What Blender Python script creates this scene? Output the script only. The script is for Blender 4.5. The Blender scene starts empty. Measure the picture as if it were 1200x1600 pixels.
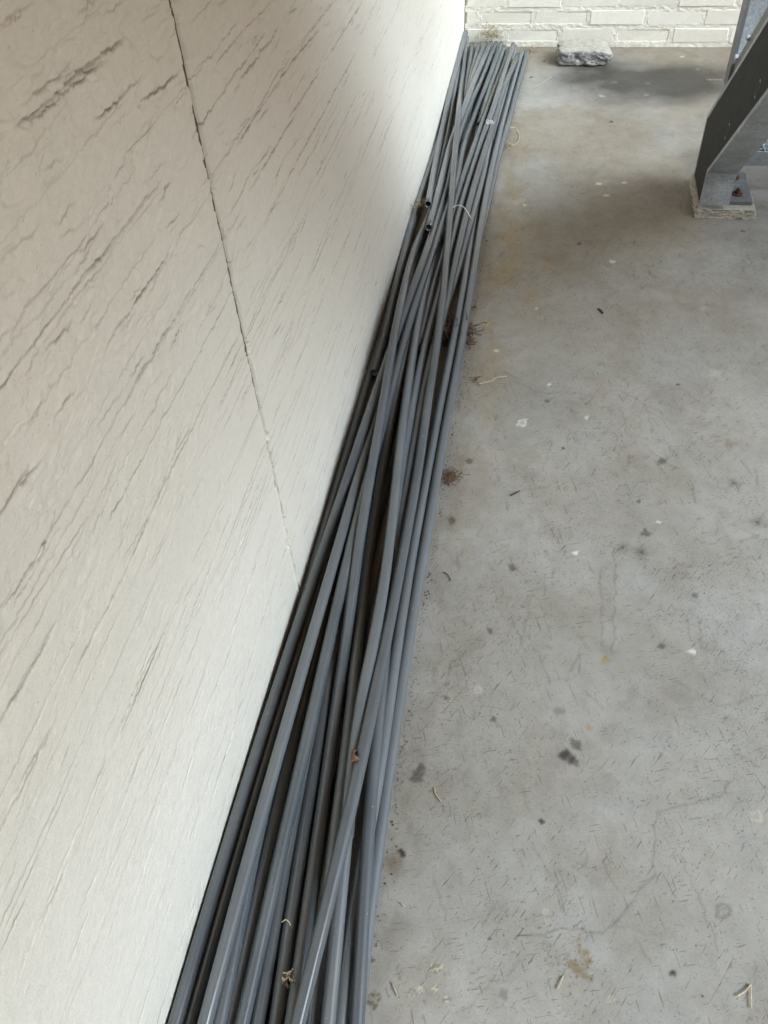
import bpy, bmesh, math, random
import numpy as np
from mathutils import Vector, Matrix
scene=bpy.context.scene
# ------------------------------------------------------------------ camera
cam=bpy.data.cameras.new('camera'); camo=bpy.data.objects.new('camera',cam); scene.collection.objects.link(camo); scene.camera=camo
cam.sensor_fit='VERTICAL'; cam.sensor_height=24; cam.lens=24*1277.82/1600; cam.clip_start=.02; cam.clip_end=500
Rr=((0.983772,0.17095,-0.054487),(0.090179,-0.733632,-0.673537),(-0.155115,0.657693,-0.737143))
camo.matrix_world=Matrix(((Rr[0][0],-Rr[1][0],-Rr[2][0],.38),(Rr[0][1],-Rr[1][1],-Rr[2][1],0),(Rr[0][2],-Rr[1][2],-Rr[2][2],1.236),(0,0,0,1)))
scene.render.resolution_x=768; scene.render.resolution_y=1024
# ------------------------------------------------------------------ sky, sun, exposure (bright overcast day, light from the open right side)
SUN_AZ=math.radians(114); SUN_EL=math.radians(45)      # azimuth clockwise from +y
w=bpy.data.worlds.new('World'); scene.world=w; w.use_nodes=True
sky=w.node_tree.nodes.new('ShaderNodeTexSky'); sky.sky_type='NISHITA'; sky.sun_disc=False; sky.sun_elevation=SUN_EL; sky.sun_rotation=SUN_AZ
sky.air_density=1.0; sky.dust_density=5.2; sky.ozone_density=1.0
bg=w.node_tree.nodes['Background']; bg.inputs['Strength'].default_value=.065; w.node_tree.links.new(sky.outputs[0],bg.inputs[0])
sun=bpy.data.lights.new('sun','SUN'); sun.energy=1.5; sun.angle=math.radians(34); sun.color=(.56,.80,1)
suno=bpy.data.objects.new('sun',sun); scene.collection.objects.link(suno)
sd_=Vector((math.sin(SUN_AZ)*math.cos(SUN_EL),math.cos(SUN_AZ)*math.cos(SUN_EL),math.sin(SUN_EL))); suno.rotation_euler=sd_.to_track_quat('Z','Y').to_euler(); suno.location=(6,-4,6)
scene.view_settings.view_transform='Standard'; scene.view_settings.look='None'; scene.view_settings.exposure=1.64; scene.view_settings.gamma=1; scene.view_settings.use_curve_mapping=False
SLAB_X=1.95
# ------------------------------------------------------------------ measured positions (metres)
WALL_LINES=[(3.0, 3.2, (0.548, 0.999), (0.582, 0.997), (0.666, 0.999), (0.759, 0.993)), (2.0, 2.4, (0.568, 0.993), (0.625, 0.994), (0.713, 0.991)), (1.6, 2.4, (0.561, 1.009), (0.625, 1.008), (0.66, 1.008)), (1.5, 4, (0.471, 0.936), (0.536, 0.933)), (2.6, 3.2, (0.561, 0.866), (0.76, 0.864)), (1.8, 3.2, (0.742, 0.938), (0.862, 0.93)), (2, 3, (0.558, 0.799), (0.738, 0.799)), (2.6, 3, (0.585, 0.736), (0.756, 0.735)), (1.4, 3, (1.003, 0.858), (1.228, 0.859)), (1.6, 3, (1.003, 0.802), (1.195, 0.801), (1.435, 0.79)), (2.2, 3, (1.052, 0.734), (1.202, 0.735)), (2, 3, (1.205, 0.741), (1.406, 0.732)), (2, 3, (1.003, 0.537), (1.186, 0.532)), (2.6, 3, (1.018, 0.667), (1.197, 0.671), (1.45, 0.669), (1.636, 0.667)), (3, 3.2, (0.306, 0.739), (0.328, 0.734), (0.366, 0.732), (0.449, 0.732)), (1.8, 2.4, (0.318, 0.727), (0.372, 0.724), (0.409, 0.724)), (2.6, 3.5, (0.321, 0.602), (0.403, 0.599), (0.46, 0.597), (0.551, 0.604), (0.654, 0.621)), (2.2, 3.5, (0.25, 0.671), (0.281, 0.663), (0.36, 0.663)), (1.8, 3, (0.331, 0.474), (0.45, 0.484)), (2, 3, (0.58, 0.372), (0.73, 0.349)), (1.6, 2.6, (0.569, 0.467), (0.692, 0.456)), (1.5, 3, (0.426, 0.826), (0.455, 0.827)), (2.4, 3, (0.113, 0.469), (0.209, 0.474), (0.313, 0.476)), (1.8, 3, (0.197, 0.607), (0.281, 0.597)), (1.6, 3, (0.554, 0.733), (0.588, 0.734)), (1.6, 3, (0.661, 0.959), (0.739, 0.956)), (1.8, 4, (0.574, 1.06), (0.613, 1.06)), (1.5, 2.6, (1.204, 0.479), (1.497, 0.463)), (1.5, 2.6, (1.345, 0.393), (1.6, 0.39)), (1.5, 2.6, (1.535, 0.478), (1.78, 0.474)), (1.3, 2.6, (0.564, 0.613), (0.67, 0.612)), (1.3, 2.6, (0.741, 0.571), (0.883, 0.566)), (1.6, 2.6, (1.025, 0.437), (1.202, 0.429)), (1.2, 2.4, (1.545, 0.255), (1.872, 0.248)), (1.4, 2.4, (1.92, 0.4), (2.323, 0.397)), (1.2, 2.4, (1.424, 0.138), (1.737, 0.117)), (1.6, 3, (0.475, 0.851), (0.533, 0.847)), (1.4, 3, (0.373, 0.794), (0.424, 0.789)), (1.6, 2.6, (0.423, 0.525), (0.504, 0.531)), (1.2, 2.6, (0.23, 0.446), (0.295, 0.448)), (1.3, 2.6, (0.481, 0.409), (0.578, 0.409)), (1.2, 2.4, (0.215, 0.274), (0.304, 0.286))]
STAINS=[(0.589, 2.107, 0.0089, 'w'), (0.304, 1.671, 0.0055, 'w'), (0.438, 1.552, 0.0038, 'w'), (0.523, 1.442, 0.0036, 'w'), (0.392, 1.86, 0.0042, 'w'), (0.667, 1.144, 0.0032, 'w'), (0.382, 1.409, 0.0101, 'wr'), (0.507, 1.044, 0.0049, 'w'), (0.709, 0.847, 0.0044, 'w'), (0.821, 1.633, 0.012, 'p'), (0.4, 1.823, 0.0082, 'p'), (0.814, 1.903, 0.0082, 'p'), (0.278, 1.273, 0.0083, 'd'), (0.26, 1.097, 0.0078, 'd'), (0.389, 0.989, 0.0073, 'd'), (0.682, 1.32, 0.0081, 'd'), (0.64, 1.112, 0.0075, 'd'), (0.822, 1.27, 0.0118, 'h'), (0.594, 1.068, 0.0111, 'h'), (0.631, 1.062, 0.0111, 'h'), (0.854, 1.167, 0.0113, 'h'), (0.826, 1.388, 0.011, 'b'), (0.629, 1.197, 0.0052, 'd'), (0.379, 0.668, 0.0042, 'd'), (0.358, 0.842, 0.0046, 'd'), (0.296, 0.697, 0.0043, 'd'), (0.435, 1.489, 0.0059, 'd'), (0.348, 0.72, 0.0065, 'pr'), (0.484, 0.699, 0.0074, 'g'), (0.533, 0.677, 0.0052, 't'), (0.514, 0.643, 0.0092, 'd'), (0.502, 0.62, 0.0112, 'd'), (0.511, 0.613, 0.0071, 'd'), (0.494, 0.623, 0.0071, 'd'), (0.56, 0.808, 0.0078, 'o'), (0.657, 0.85, 0.0056, 'd'), (0.721, 0.969, 0.0059, 'd'), (0.27, 0.551, 0.0091, 'd'), (0.272, 0.568, 0.0051, 'd'), (0.252, 0.413, 0.0122, 'b'), (0.266, 0.429, 0.0038, 'k'), (0.262, 0.434, 0.0038, 'k'), (0.778, 0.563, 0.0086, 'pr'), (0.718, 0.421, 0.0107, 'gr'), (0.527, 0.324, 0.0172, 'o2'), (0.518, 0.347, 0.0087, 'o2'), (0.333, 0.286, 0.0069, 'm'), (0.307, 0.253, 0.0051, 'm'), (0.316, 0.259, 0.0043, 'm'), (0.336, 0.264, 0.0043, 'm'), (0.353, 0.254, 0.0042, 'm'), (0.255, 0.238, 0.0085, 'm2'), (0.246, 0.283, 0.0044, 'm2'), (0.645, 0.332, 0.0026, 'k'), (0.464, 0.51, 0.0029, 'k'), (0.426, 0.27, 0.0051, 'g'), (0.479, 0.37, 0.0045, 'pr'), (0.475, 0.382, 0.0045, 'pr'), (0.564, 0.288, 0.0042, 'pr'), (0.612, 3.388, 0.0097, 'w'), (0.733, 3.378, 0.0096, 'w'), (0.564, 3.253, 0.0095, 'w'), (0.551, 2.562, 0.008, 'w'), (0.631, 2.575, 0.008, 'w'), (0.574, 2.488, 0.0079, 'w'), (0.724, 3.269, 0.0094, 'w'), (0.565, 2.571, 0.0181, 'p'), (0.31, 2.43, 0.0177, 'p'), (0.54, 3.355, 0.0218, 'p'), (0.925, 3.522, 0.0074, 'w'), (0.962, 3.414, 0.0072, 'w'), (0.331, 2.411, 0.0059, 'w'), (0.879, 3.655, 0.0076, 'w'), (0.297, 3.432, 0.0075, 'k'), (0.339, 3.601, 0.0077, 'k'), (0.596, 3.028, 0.0067, 'k'), (0.954, 2.298, 0.0055, 'k'), (0.731, 1.583, 0.0045, 'k'), (0.497, 2.196, 0.0055, 'k'), (0.475, 1.336, 0.0042, 'k')]
CRACKS=[(0.6, 1.3, (0.368, 0.237), (0.392, 0.26), (0.404, 0.281), (0.431, 0.29), (0.442, 0.317)), (0.7, 1.5, (0.441, 0.347), (0.468, 0.35), (0.5, 0.365), (0.528, 0.366), (0.551, 0.366), (0.574, 0.386), (0.593, 0.412), (0.608, 0.437), (0.628, 0.455), (0.624, 0.473), (0.63, 0.504), (0.629, 0.529), (0.637, 0.551), (0.678, 0.568), (0.729, 0.589), (0.747, 0.616)), (0.6, 1.3, (0.68, 0.782), (0.721, 0.757), (0.744, 0.746), (0.773, 0.756), (0.798, 0.771), (0.823, 0.78), (0.871, 0.792)), (0.5, 1.5, (0.553, 1.015), (0.554, 0.837)), (0.5, 1.5, (0.573, 1.082), (0.581, 1.023), (0.574, 0.821)), (0.5, 1.5, (0.448, 0.984), (0.452, 0.931)), (0.5, 1.5, (0.426, 0.924), (0.418, 0.825)), (0.5, 1.5, (0.528, 0.744), (0.557, 0.714)), (0.5, 1.5, (0.7, 0.927), (0.708, 0.871)), (0.5, 1.5, (0.724, 0.904), (0.727, 0.854)), (0.5, 1.5, (0.788, 0.806), (0.825, 0.797)), (0.5, 1.5, (0.511, 0.856), (0.532, 0.828)), (0.6, 1.6, (0.458, 0.467), (0.484, 0.425)), (0.6, 1.6, (0.527, 0.488), (0.533, 0.452)), (0.6, 1.6, (0.433, 0.559), (0.448, 0.523)), (0.6, 1.6, (0.665, 0.492), (0.708, 0.368)), (0.6, 1.6, (0.597, 0.368), (0.616, 0.337)), (0.6, 1.6, (0.313, 0.411), (0.341, 0.349)), (0.6, 1.6, (0.554, 0.467), (0.573, 0.427)), (0.6, 1.6, (0.393, 0.358), (0.403, 0.382)), (0.6, 1.6, (0.624, 0.598), (0.641, 0.584)), (0.6, 1.6, (0.579, 0.396), (0.567, 0.367)), (0.6, 1.6, (0.757, 0.663), (0.795, 0.646)), (0.4, 1.6, (0.601, 1.546), (0.643, 1.51), (0.696, 1.468)), (0.4, 1.6, (0.649, 1.501), (0.676, 1.438)), (0.4, 1.6, (0.387, 1.513), (0.481, 1.528), (0.538, 1.519)), (0.4, 1.6, (0.268, 1.47), (0.297, 1.503)), (0.4, 1.6, (0.337, 1.575), (0.405, 1.525)), (0.4, 1.6, (0.45, 1.349), (0.435, 1.26)), (0.4, 1.6, (0.732, 1.57), (0.79, 1.502)), (0.4, 1.6, (0.484, 1.407), (0.484, 1.3)), (0.4, 1.6, (0.387, 1.193), (0.454, 1.217))]
DEB={'twig': [(0.2732, 1.5299, 0.004), (0.2848, 1.5359, 0.004), (0.3021, 1.5449, 0.004), (0.3131, 1.5582, 0.004), (0.3367, 1.5655, 0.004)], 'twig2': [(0.3131, 1.5582, 0.004), (0.3241, 1.5521, 0.004)], 'clump': (0.2654, 1.5484, 0.004), 'ring': [(0.2481, 2.9133, 0.02), (0.2693, 2.9334, 0.012), (0.2822, 2.9113, 0.004), (0.2854, 2.8603, 0.004), (0.2768, 2.8248, 0.004), (0.2606, 2.8091, 0.004)], 'brown1': (0.2422, 1.2156, 0.004), 'brown2': [(0.2317, 1.6984, 0.004), (0.2306, 1.7727, 0.004), (0.2301, 1.8447, 0.004), (0.2221, 1.8738, 0.004), (0.2434, 2.8083, 0.004)], 'straws': [[(0.2586, 1.7529, 0.004), (0.2708, 1.7624, 0.004), (0.2739, 1.7824, 0.004)], [(0.2985, 0.5368, 0.004), (0.3018, 0.5269, 0.004), (0.3122, 0.5161, 0.004)], [(0.2771, 0.2599, 0.004), (0.2837, 0.251, 0.004), (0.2872, 0.2455, 0.004)], [(0.4945, 0.2874, 0.004), (0.4984, 0.2956, 0.004), (0.5016, 0.3038, 0.004)], [(0.7235, 0.3162, 0.004), (0.7347, 0.3239, 0.004), (0.7429, 0.3335, 0.004)], [(0.7429, 0.3335, 0.004), (0.7412, 0.3191, 0.004), (0.7403, 0.305, 0.004)], [(0.3102, 3.3139, 0.004), (0.3415, 3.3645, 0.004), (0.3732, 3.4226, 0.004)], [(0.9448, 3.409, 0.004), (1.0021, 3.4102, 0.004)], [(0.273, 0.3615, 0.004), (0.2792, 0.3573, 0.004)]], 'twigs': [[(0.3723, 1.1786, 0.004), (0.3797, 1.1851, 0.004), (0.3896, 1.1936, 0.004)], [(0.5496, 1.8707, 0.004), (0.556, 1.8626, 0.004), (0.5608, 1.8515, 0.004)], [(0.26, 0.9616, 0.004), (0.2692, 0.9566, 0.004), (0.2756, 0.9436, 0.004)]]}
PILE={
'F0':[(0.0697,-0.9,0.0099),(0.0698,-0.788,0.0099),(0.0699,-0.676,0.0099),(0.0701,-0.564,0.0099),(0.0704,-0.452,0.0099),(0.0707,-0.34,0.0099),(0.0711,-0.228,0.0099),(0.0714,-0.116,0.0099),(0.0718,-0.004,0.0099),(0.0722,0.108,0.0099),(0.0725,0.22,0.0099),(0.0729,0.332,0.0099),(0.0732,0.444,0.0099),(0.0735,0.556,0.0099),(0.0737,0.668,0.0099),(0.0738,0.78,0.0099),(0.0739,0.892,0.0099),(0.074,1.004,0.0099),(0.0739,1.116,0.0099),(0.0737,1.228,0.0099),(0.0735,1.34,0.0099),(0.0732,1.452,0.0099),(0.0727,1.564,0.0099),(0.0722,1.676,0.0099),(0.0716,1.788,0.0099),(0.0709,1.9,0.0099),(0.0702,2.012,0.0099),(0.0693,2.124,0.0099),(0.0684,2.236,0.0099),(0.0675,2.348,0.0099),(0.0665,2.46,0.0099),(0.0654,2.572,0.0099),(0.0644,2.684,0.0099),(0.0633,2.796,0.0099),(0.0622,2.908,0.0099),(0.0611,3.02,0.0099),(0.06,3.132,0.0099),(0.059,3.244,0.0099),(0.058,3.356,0.0099),(0.057,3.468,0.0099),(0.0561,3.58,0.0099)],
'F1':[(0.1151,-0.8,0.0099),(0.1154,-0.69,0.0099),(0.1158,-0.58,0.0099),(0.1161,-0.47,0.0099),(0.1164,-0.36,0.0099),(0.1166,-0.25,0.0099),(0.1167,-0.14,0.0099),(0.1168,-0.03,0.0099),(0.1169,0.08,0.0099),(0.1168,0.19,0.0099),(0.1167,0.3,0.0099),(0.1164,0.41,0.0099),(0.1161,0.52,0.0099),(0.1157,0.63,0.0099),(0.1153,0.74,0.0099),(0.1147,0.85,0.0099),(0.114,0.96,0.0099),(0.1133,1.07,0.0099),(0.1125,1.18,0.0099),(0.1117,1.29,0.0099),(0.1107,1.4,0.0099),(0.1098,1.51,0.0099),(0.1087,1.62,0.0099),(0.1077,1.73,0.0099),(0.1066,1.84,0.0099),(0.1056,1.95,0.0099),(0.1045,2.06,0.0099),(0.1034,2.17,0.0099),(0.1024,2.28,0.0099),(0.1014,2.39,0.0099),(0.1004,2.5,0.0099),(0.0995,2.61,0.0099),(0.0986,2.72,0.0099),(0.0978,2.83,0.0099),(0.0971,2.94,0.0099),(0.0965,3.05,0.0099),(0.0959,3.16,0.0099),(0.0954,3.27,0.0099),(0.095,3.38,0.0099),(0.0947,3.49,0.0099),(0.0945,3.6,0.0099)],
'F2':[(0.155,-0.7,0.0099),(0.155,-0.5892,0.0099),(0.1548,-0.4785,0.0099),(0.1546,-0.3677,0.0099),(0.1543,-0.2569,0.0099),(0.154,-0.1462,0.0099),(0.1535,-0.0354,0.0099),(0.1529,0.0754,0.0099),(0.1523,0.1862,0.0099),(0.1516,0.2969,0.0099),(0.1508,0.4077,0.0099),(0.15,0.5185,0.0099),(0.1491,0.6292,0.0099),(0.1482,0.74,0.0099),(0.1473,0.8508,0.0099),(0.1463,0.9615,0.0099),(0.1454,1.0723,0.0099),(0.1444,1.1831,0.0099),(0.1435,1.2938,0.0099),(0.1425,1.4046,0.0099),(0.1416,1.5154,0.0099),(0.1408,1.6262,0.0099),(0.14,1.7369,0.0099),(0.1393,1.8477,0.0099),(0.1386,1.9585,0.0099),(0.138,2.0692,0.0099),(0.1375,2.18,0.0099),(0.1371,2.2908,0.0099),(0.1368,2.4015,0.0099),(0.1365,2.5123,0.0099),(0.1364,2.6231,0.0099),(0.1363,2.7338,0.0099),(0.1363,2.8446,0.0099),(0.1364,2.9554,0.0099),(0.1366,3.0662,0.0099),(0.1369,3.1769,0.0099),(0.1372,3.2877,0.0099),(0.1375,3.3985,0.0099),(0.1379,3.5092,0.0099),(0.1384,3.62,0.0099)],
'P0':[(0.0109,-0.74,0.0099),(0.0109,-0.6293,0.0099),(0.0109,-0.5186,0.0099),(0.0109,-0.4079,0.0099),(0.0109,-0.2971,0.0099),(0.0109,-0.1864,0.0099),(0.0109,-0.0757,0.0099),(0.0109,0.035,0.0099),(0.0109,0.1457,0.0099),(0.0109,0.2564,0.0099),(0.0109,0.3671,0.0099),(0.0109,0.4779,0.0099),(0.0109,0.5886,0.0099),(0.0109,0.6993,0.0099),(0.0109,0.81,0.0099),(0.0109,0.9207,0.0099),(0.0109,1.0314,0.0099),(0.0109,1.1421,0.0099),(0.0109,1.2529,0.0099),(0.0109,1.3636,0.0099),(0.0109,1.4743,0.0099),(0.0109,1.585,0.0099),(0.0109,1.6957,0.0099),(0.0109,1.8064,0.0099),(0.0109,1.9171,0.0099),(0.0109,2.0279,0.0099),(0.0109,2.1386,0.0099),(0.0109,2.2493,0.0099),(0.0109,2.36,0.0099)],
'Q6':[(0.2151,-0.54,0.0099),(0.215,-0.4295,0.0099),(0.215,-0.3189,0.0099),(0.2149,-0.2084,0.0099),(0.2148,-0.0979,0.0099),(0.2147,0.0126,0.0099),(0.2146,0.1232,0.0099),(0.2143,0.2337,0.0099),(0.214,0.3442,0.0099),(0.2136,0.4547,0.0099),(0.213,0.5653,0.0099),(0.2123,0.6758,0.0099),(0.2113,0.7863,0.0099),(0.2101,0.8968,0.0099),(0.209,1.0074,0.0099),(0.2083,1.1179,0.0099),(0.2082,1.2284,0.0099),(0.2085,1.3389,0.0099),(0.2088,1.4495,0.0099),(0.2089,1.56,0.0099),(0.209,1.6705,0.0099),(0.2089,1.7811,0.0099),(0.2089,1.8916,0.0099),(0.2093,2.0021,0.0099),(0.2111,2.1126,0.0099),(0.2145,2.2232,0.0099),(0.2182,2.3337,0.0099),(0.2205,2.4442,0.0099),(0.2226,2.5547,0.0099),(0.2257,2.6653,0.0099),(0.2296,2.7758,0.0099),(0.2351,2.8863,0.0099),(0.241,2.9968,0.0099),(0.2458,3.1074,0.0099),(0.2497,3.2179,0.0099),(0.2538,3.3284,0.0099),(0.259,3.4389,0.0099),(0.2647,3.5495,0.0099),(0.2699,3.66,0.0099)],
'P12':[(0.2583,-0.8,0.0099),(0.2579,-0.688,0.0099),(0.2573,-0.576,0.0099),(0.2566,-0.464,0.0099),(0.2556,-0.352,0.0099),(0.2542,-0.24,0.0099),(0.2524,-0.128,0.01),(0.2499,-0.016,0.0104),(0.2463,0.096,0.0114),(0.2406,0.208,0.0138),(0.2339,0.32,0.0176),(0.2294,0.432,0.0219),(0.2262,0.544,0.0252),(0.2232,0.656,0.0271),(0.2212,0.768,0.0278),(0.2198,0.88,0.0279),(0.2191,0.992,0.0279),(0.2187,1.104,0.0279),(0.2179,1.216,0.0279),(0.2174,1.328,0.0279),(0.218,1.44,0.0279),(0.2187,1.552,0.0279),(0.2187,1.664,0.028),(0.218,1.776,0.0282),(0.2172,1.888,0.0287),(0.2162,2,0.0294),(0.2147,2.112,0.0298),(0.2131,2.224,0.0299),(0.2124,2.336,0.0295),(0.2122,2.448,0.0285),(0.2124,2.56,0.0266),(0.2136,2.672,0.0239),(0.2155,2.784,0.0204),(0.2178,2.896,0.0161),(0.2208,3.008,0.0127),(0.2244,3.12,0.0109),(0.2283,3.232,0.0102),(0.2328,3.344,0.0099),(0.2378,3.456,0.0099),(0.243,3.568,0.0099),(0.2482,3.68,0.0099)],
'P15':[(0.2362,-0.7,0.01),(0.2358,-0.5895,0.0103),(0.2353,-0.479,0.0111),(0.2348,-0.3685,0.0127),(0.234,-0.258,0.0151),(0.233,-0.1475,0.0181),(0.2314,-0.037,0.0213),(0.2286,0.0735,0.0246),(0.2232,0.184,0.0281),(0.2162,0.2945,0.0316),(0.2138,0.405,0.0354),(0.2135,0.5155,0.0391),(0.2101,0.626,0.0403),(0.2052,0.7365,0.0376),(0.2012,0.847,0.033),(0.1988,0.9575,0.0292),(0.1975,1.068,0.0271),(0.1971,1.1785,0.0262),(0.1966,1.289,0.026),(0.196,1.3995,0.0259),(0.1962,1.51,0.0259),(0.197,1.6205,0.0259),(0.1975,1.731,0.0259),(0.1971,1.8415,0.0258),(0.1959,1.952,0.0246),(0.1941,2.0625,0.0213),(0.1923,2.173,0.0167),(0.1907,2.2835,0.013),(0.1897,2.394,0.011),(0.1893,2.5045,0.0102),(0.19,2.615,0.01),(0.1919,2.7255,0.0099),(0.1946,2.836,0.0099),(0.1978,2.9465,0.0099),(0.2015,3.057,0.0099),(0.2053,3.1675,0.0099),(0.2086,3.278,0.0099),(0.2111,3.3885,0.0099),(0.213,3.499,0.0099),(0.2146,3.6095,0.0099),(0.2161,3.72,0.0099)],
'P22':[(0.1651,-0.2,0.0259),(0.165,-0.089,0.0259),(0.1647,0.0219,0.0259),(0.1645,0.1329,0.0259),(0.1641,0.2439,0.0259),(0.1635,0.3548,0.0259),(0.1628,0.4658,0.026),(0.1618,0.5768,0.0262),(0.1605,0.6877,0.0267),(0.1585,0.7987,0.0275),(0.1558,0.9097,0.0283),(0.1533,1.0206,0.029),(0.1508,1.1316,0.0297),(0.148,1.2426,0.0299),(0.1463,1.3535,0.0299),(0.1464,1.4645,0.0298),(0.148,1.5755,0.0293),(0.1507,1.6865,0.0273),(0.1572,1.7974,0.0239),(0.1665,1.9084,0.0218),(0.1727,2.0194,0.0237),(0.1769,2.1303,0.0283),(0.1815,2.2413,0.0313),(0.1858,2.3523,0.0317),(0.1893,2.4632,0.031),(0.1909,2.5742,0.03),(0.1908,2.6852,0.0291),(0.1908,2.7961,0.0284),(0.1927,2.9071,0.0281),(0.1953,3.0181,0.0279),(0.1977,3.129,0.0279),(0.1998,3.24,0.0278)],
'P24':[(0.2858,-0.84,0.0099),(0.2848,-0.73,0.0099),(0.2836,-0.62,0.01),(0.2819,-0.51,0.0103),(0.2797,-0.4,0.0112),(0.2768,-0.29,0.0133),(0.2729,-0.18,0.0169),(0.2674,-0.07,0.0218),(0.2599,0.04,0.0277),(0.2496,0.15,0.0345),(0.2368,0.26,0.0424),(0.2233,0.37,0.0508),(0.2111,0.48,0.0562),(0.2005,0.59,0.0558),(0.191,0.7,0.0513),(0.1813,0.81,0.0465),(0.1725,0.92,0.0446),(0.1662,1.03,0.0451),(0.1627,1.14,0.046),(0.1605,1.25,0.0465),(0.1584,1.36,0.0472),(0.1566,1.47,0.0477),(0.1579,1.58,0.0473),(0.1614,1.69,0.0459),(0.1635,1.8,0.0446),(0.1639,1.91,0.0439),(0.1645,2.02,0.0443),(0.1658,2.13,0.0452),(0.1675,2.24,0.0454),(0.1702,2.35,0.0449),(0.1739,2.46,0.045),(0.1783,2.57,0.0455),(0.1838,2.68,0.0459),(0.1898,2.79,0.0459),(0.1948,2.9,0.0459),(0.1987,3.01,0.0459),(0.2023,3.12,0.0455),(0.2078,3.23,0.0427),(0.2156,3.34,0.0367),(0.2242,3.45,0.0311),(0.232,3.56,0.0279)],
'P4d':[(0.0897,-0.9,0.0107),(0.0896,-0.7891,0.0114),(0.0895,-0.6782,0.0126),(0.0895,-0.5673,0.0142),(0.0893,-0.4564,0.0162),(0.0889,-0.3455,0.0183),(0.0883,-0.2345,0.0206),(0.0872,-0.1236,0.0229),(0.0855,-0.0127,0.0252),(0.0829,0.0982,0.0274),(0.0793,0.2091,0.0291),(0.0751,0.32,0.0298),(0.0711,0.4309,0.0298),(0.0677,0.5418,0.0294),(0.0653,0.6527,0.0285),(0.0636,0.7636,0.0274),(0.0621,0.8745,0.0263),(0.0609,0.9855,0.025),(0.0591,1.0964,0.0228),(0.057,1.2073,0.0195),(0.0556,1.3182,0.0168),(0.0552,1.4291,0.0164),(0.0553,1.54,0.0179)],
'Pa':[(0.1711,-0.64,0.0243),(0.1701,-0.5253,0.0261),(0.1692,-0.4105,0.0303),(0.1681,-0.2958,0.0374),(0.1658,-0.1811,0.0438),(0.1614,-0.0663,0.0452),(0.1544,0.0484,0.0425),(0.1443,0.1632,0.0372),(0.1323,0.2779,0.0327),(0.1214,0.3926,0.0305),(0.1121,0.5074,0.0291),(0.1037,0.6221,0.0266),(0.0969,0.7368,0.0244),(0.0911,0.8516,0.0246),(0.0854,0.9663,0.0265),(0.0816,1.0811,0.0277),(0.081,1.1958,0.0279),(0.0809,1.3105,0.0279),(0.0812,1.4253,0.0279),(0.0839,1.54,0.0279)],
'P2':[(0.0284,-0.8,0.0179),(0.0284,-0.69,0.0181),(0.0285,-0.58,0.0184),(0.0286,-0.47,0.019),(0.0286,-0.36,0.0196),(0.0286,-0.25,0.0199),(0.0284,-0.14,0.02),(0.0282,-0.03,0.0204),(0.0279,0.08,0.0209),(0.0275,0.19,0.0216),(0.0269,0.3,0.0219),(0.0267,0.41,0.0218),(0.0275,0.52,0.0213),(0.0286,0.63,0.0196),(0.0298,0.74,0.0171),(0.0316,0.85,0.0144),(0.0326,0.96,0.0131),(0.0324,1.07,0.0143),(0.0341,1.18,0.0188),(0.0385,1.29,0.0258),(0.0435,1.4,0.032),(0.0469,1.51,0.0338),(0.0504,1.62,0.0306),(0.0553,1.73,0.027),(0.0609,1.84,0.0259)],
'P3b':[(0.0867,-0.5,0.0379),(0.0857,-0.3857,0.0389),(0.0845,-0.2714,0.0404),(0.0829,-0.1571,0.0424),(0.0804,-0.0429,0.0444),(0.0765,0.0714,0.0456),(0.0706,0.1857,0.0455),(0.0618,0.3,0.0435),(0.0538,0.4143,0.0409),(0.0517,0.5286,0.0412),(0.053,0.6429,0.0438),(0.0554,0.7571,0.0455),(0.0584,0.8714,0.0459),(0.0601,0.9857,0.0458),(0.0587,1.1,0.0456)],
'P5b':[(0.1397,-0.94,0.0135),(0.1397,-0.8256,0.0165),(0.1397,-0.7111,0.02),(0.1392,-0.5967,0.0213),(0.1379,-0.4822,0.0205),(0.1363,-0.3678,0.0201),(0.1343,-0.2533,0.0214),(0.1318,-0.1389,0.024),(0.1281,-0.0244,0.0269),(0.1226,0.09,0.0291),(0.1151,0.2044,0.0299),(0.1064,0.3189,0.0309),(0.0986,0.4333,0.0339),(0.093,0.5478,0.0384),(0.0893,0.6622,0.0416),(0.0867,0.7767,0.0436),(0.0837,0.8911,0.0455),(0.0804,1.0056,0.0471),(0.0776,1.12,0.0479)],
'P14':[(0.2159,-0.6,0.0299),(0.2145,-0.4882,0.0299),(0.2127,-0.3764,0.0299),(0.2101,-0.2645,0.0295),(0.2065,-0.1527,0.0282),(0.2016,-0.0409,0.0262),(0.1953,0.0709,0.0262),(0.1877,0.1827,0.0307),(0.179,0.2945,0.0384),(0.1698,0.4064,0.044),(0.1607,0.5182,0.0452),(0.1499,0.63,0.0422),(0.1371,0.7418,0.0368),(0.1252,0.8536,0.0327),(0.1156,0.9655,0.0311),(0.1085,1.0773,0.0318),(0.1034,1.1891,0.0343),(0.0988,1.3009,0.0384),(0.0946,1.4127,0.0426),(0.0922,1.5245,0.043),(0.0917,1.6364,0.0375),(0.0936,1.7482,0.0315),(0.0978,1.86,0.0284)],
'E1':[(0.0248,1.52,0.0258),(0.0241,1.63,0.0266),(0.0219,1.74,0.0277),(0.0186,1.85,0.029),(0.0163,1.96,0.0298),(0.0138,2.07,0.0299),(0.0114,2.18,0.0299),(0.0109,2.29,0.0292),(0.0109,2.4,0.0252),(0.0109,2.51,0.0185),(0.0109,2.62,0.0134),(0.0109,2.73,0.011),(0.0109,2.84,0.0101),(0.0109,2.95,0.0099),(0.0109,3.06,0.0099),(0.0109,3.17,0.0099),(0.0109,3.28,0.0099),(0.0109,3.39,0.0099),(0.0109,3.5,0.0099),(0.0109,3.61,0.0099),(0.0109,3.72,0.0099)],
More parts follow.
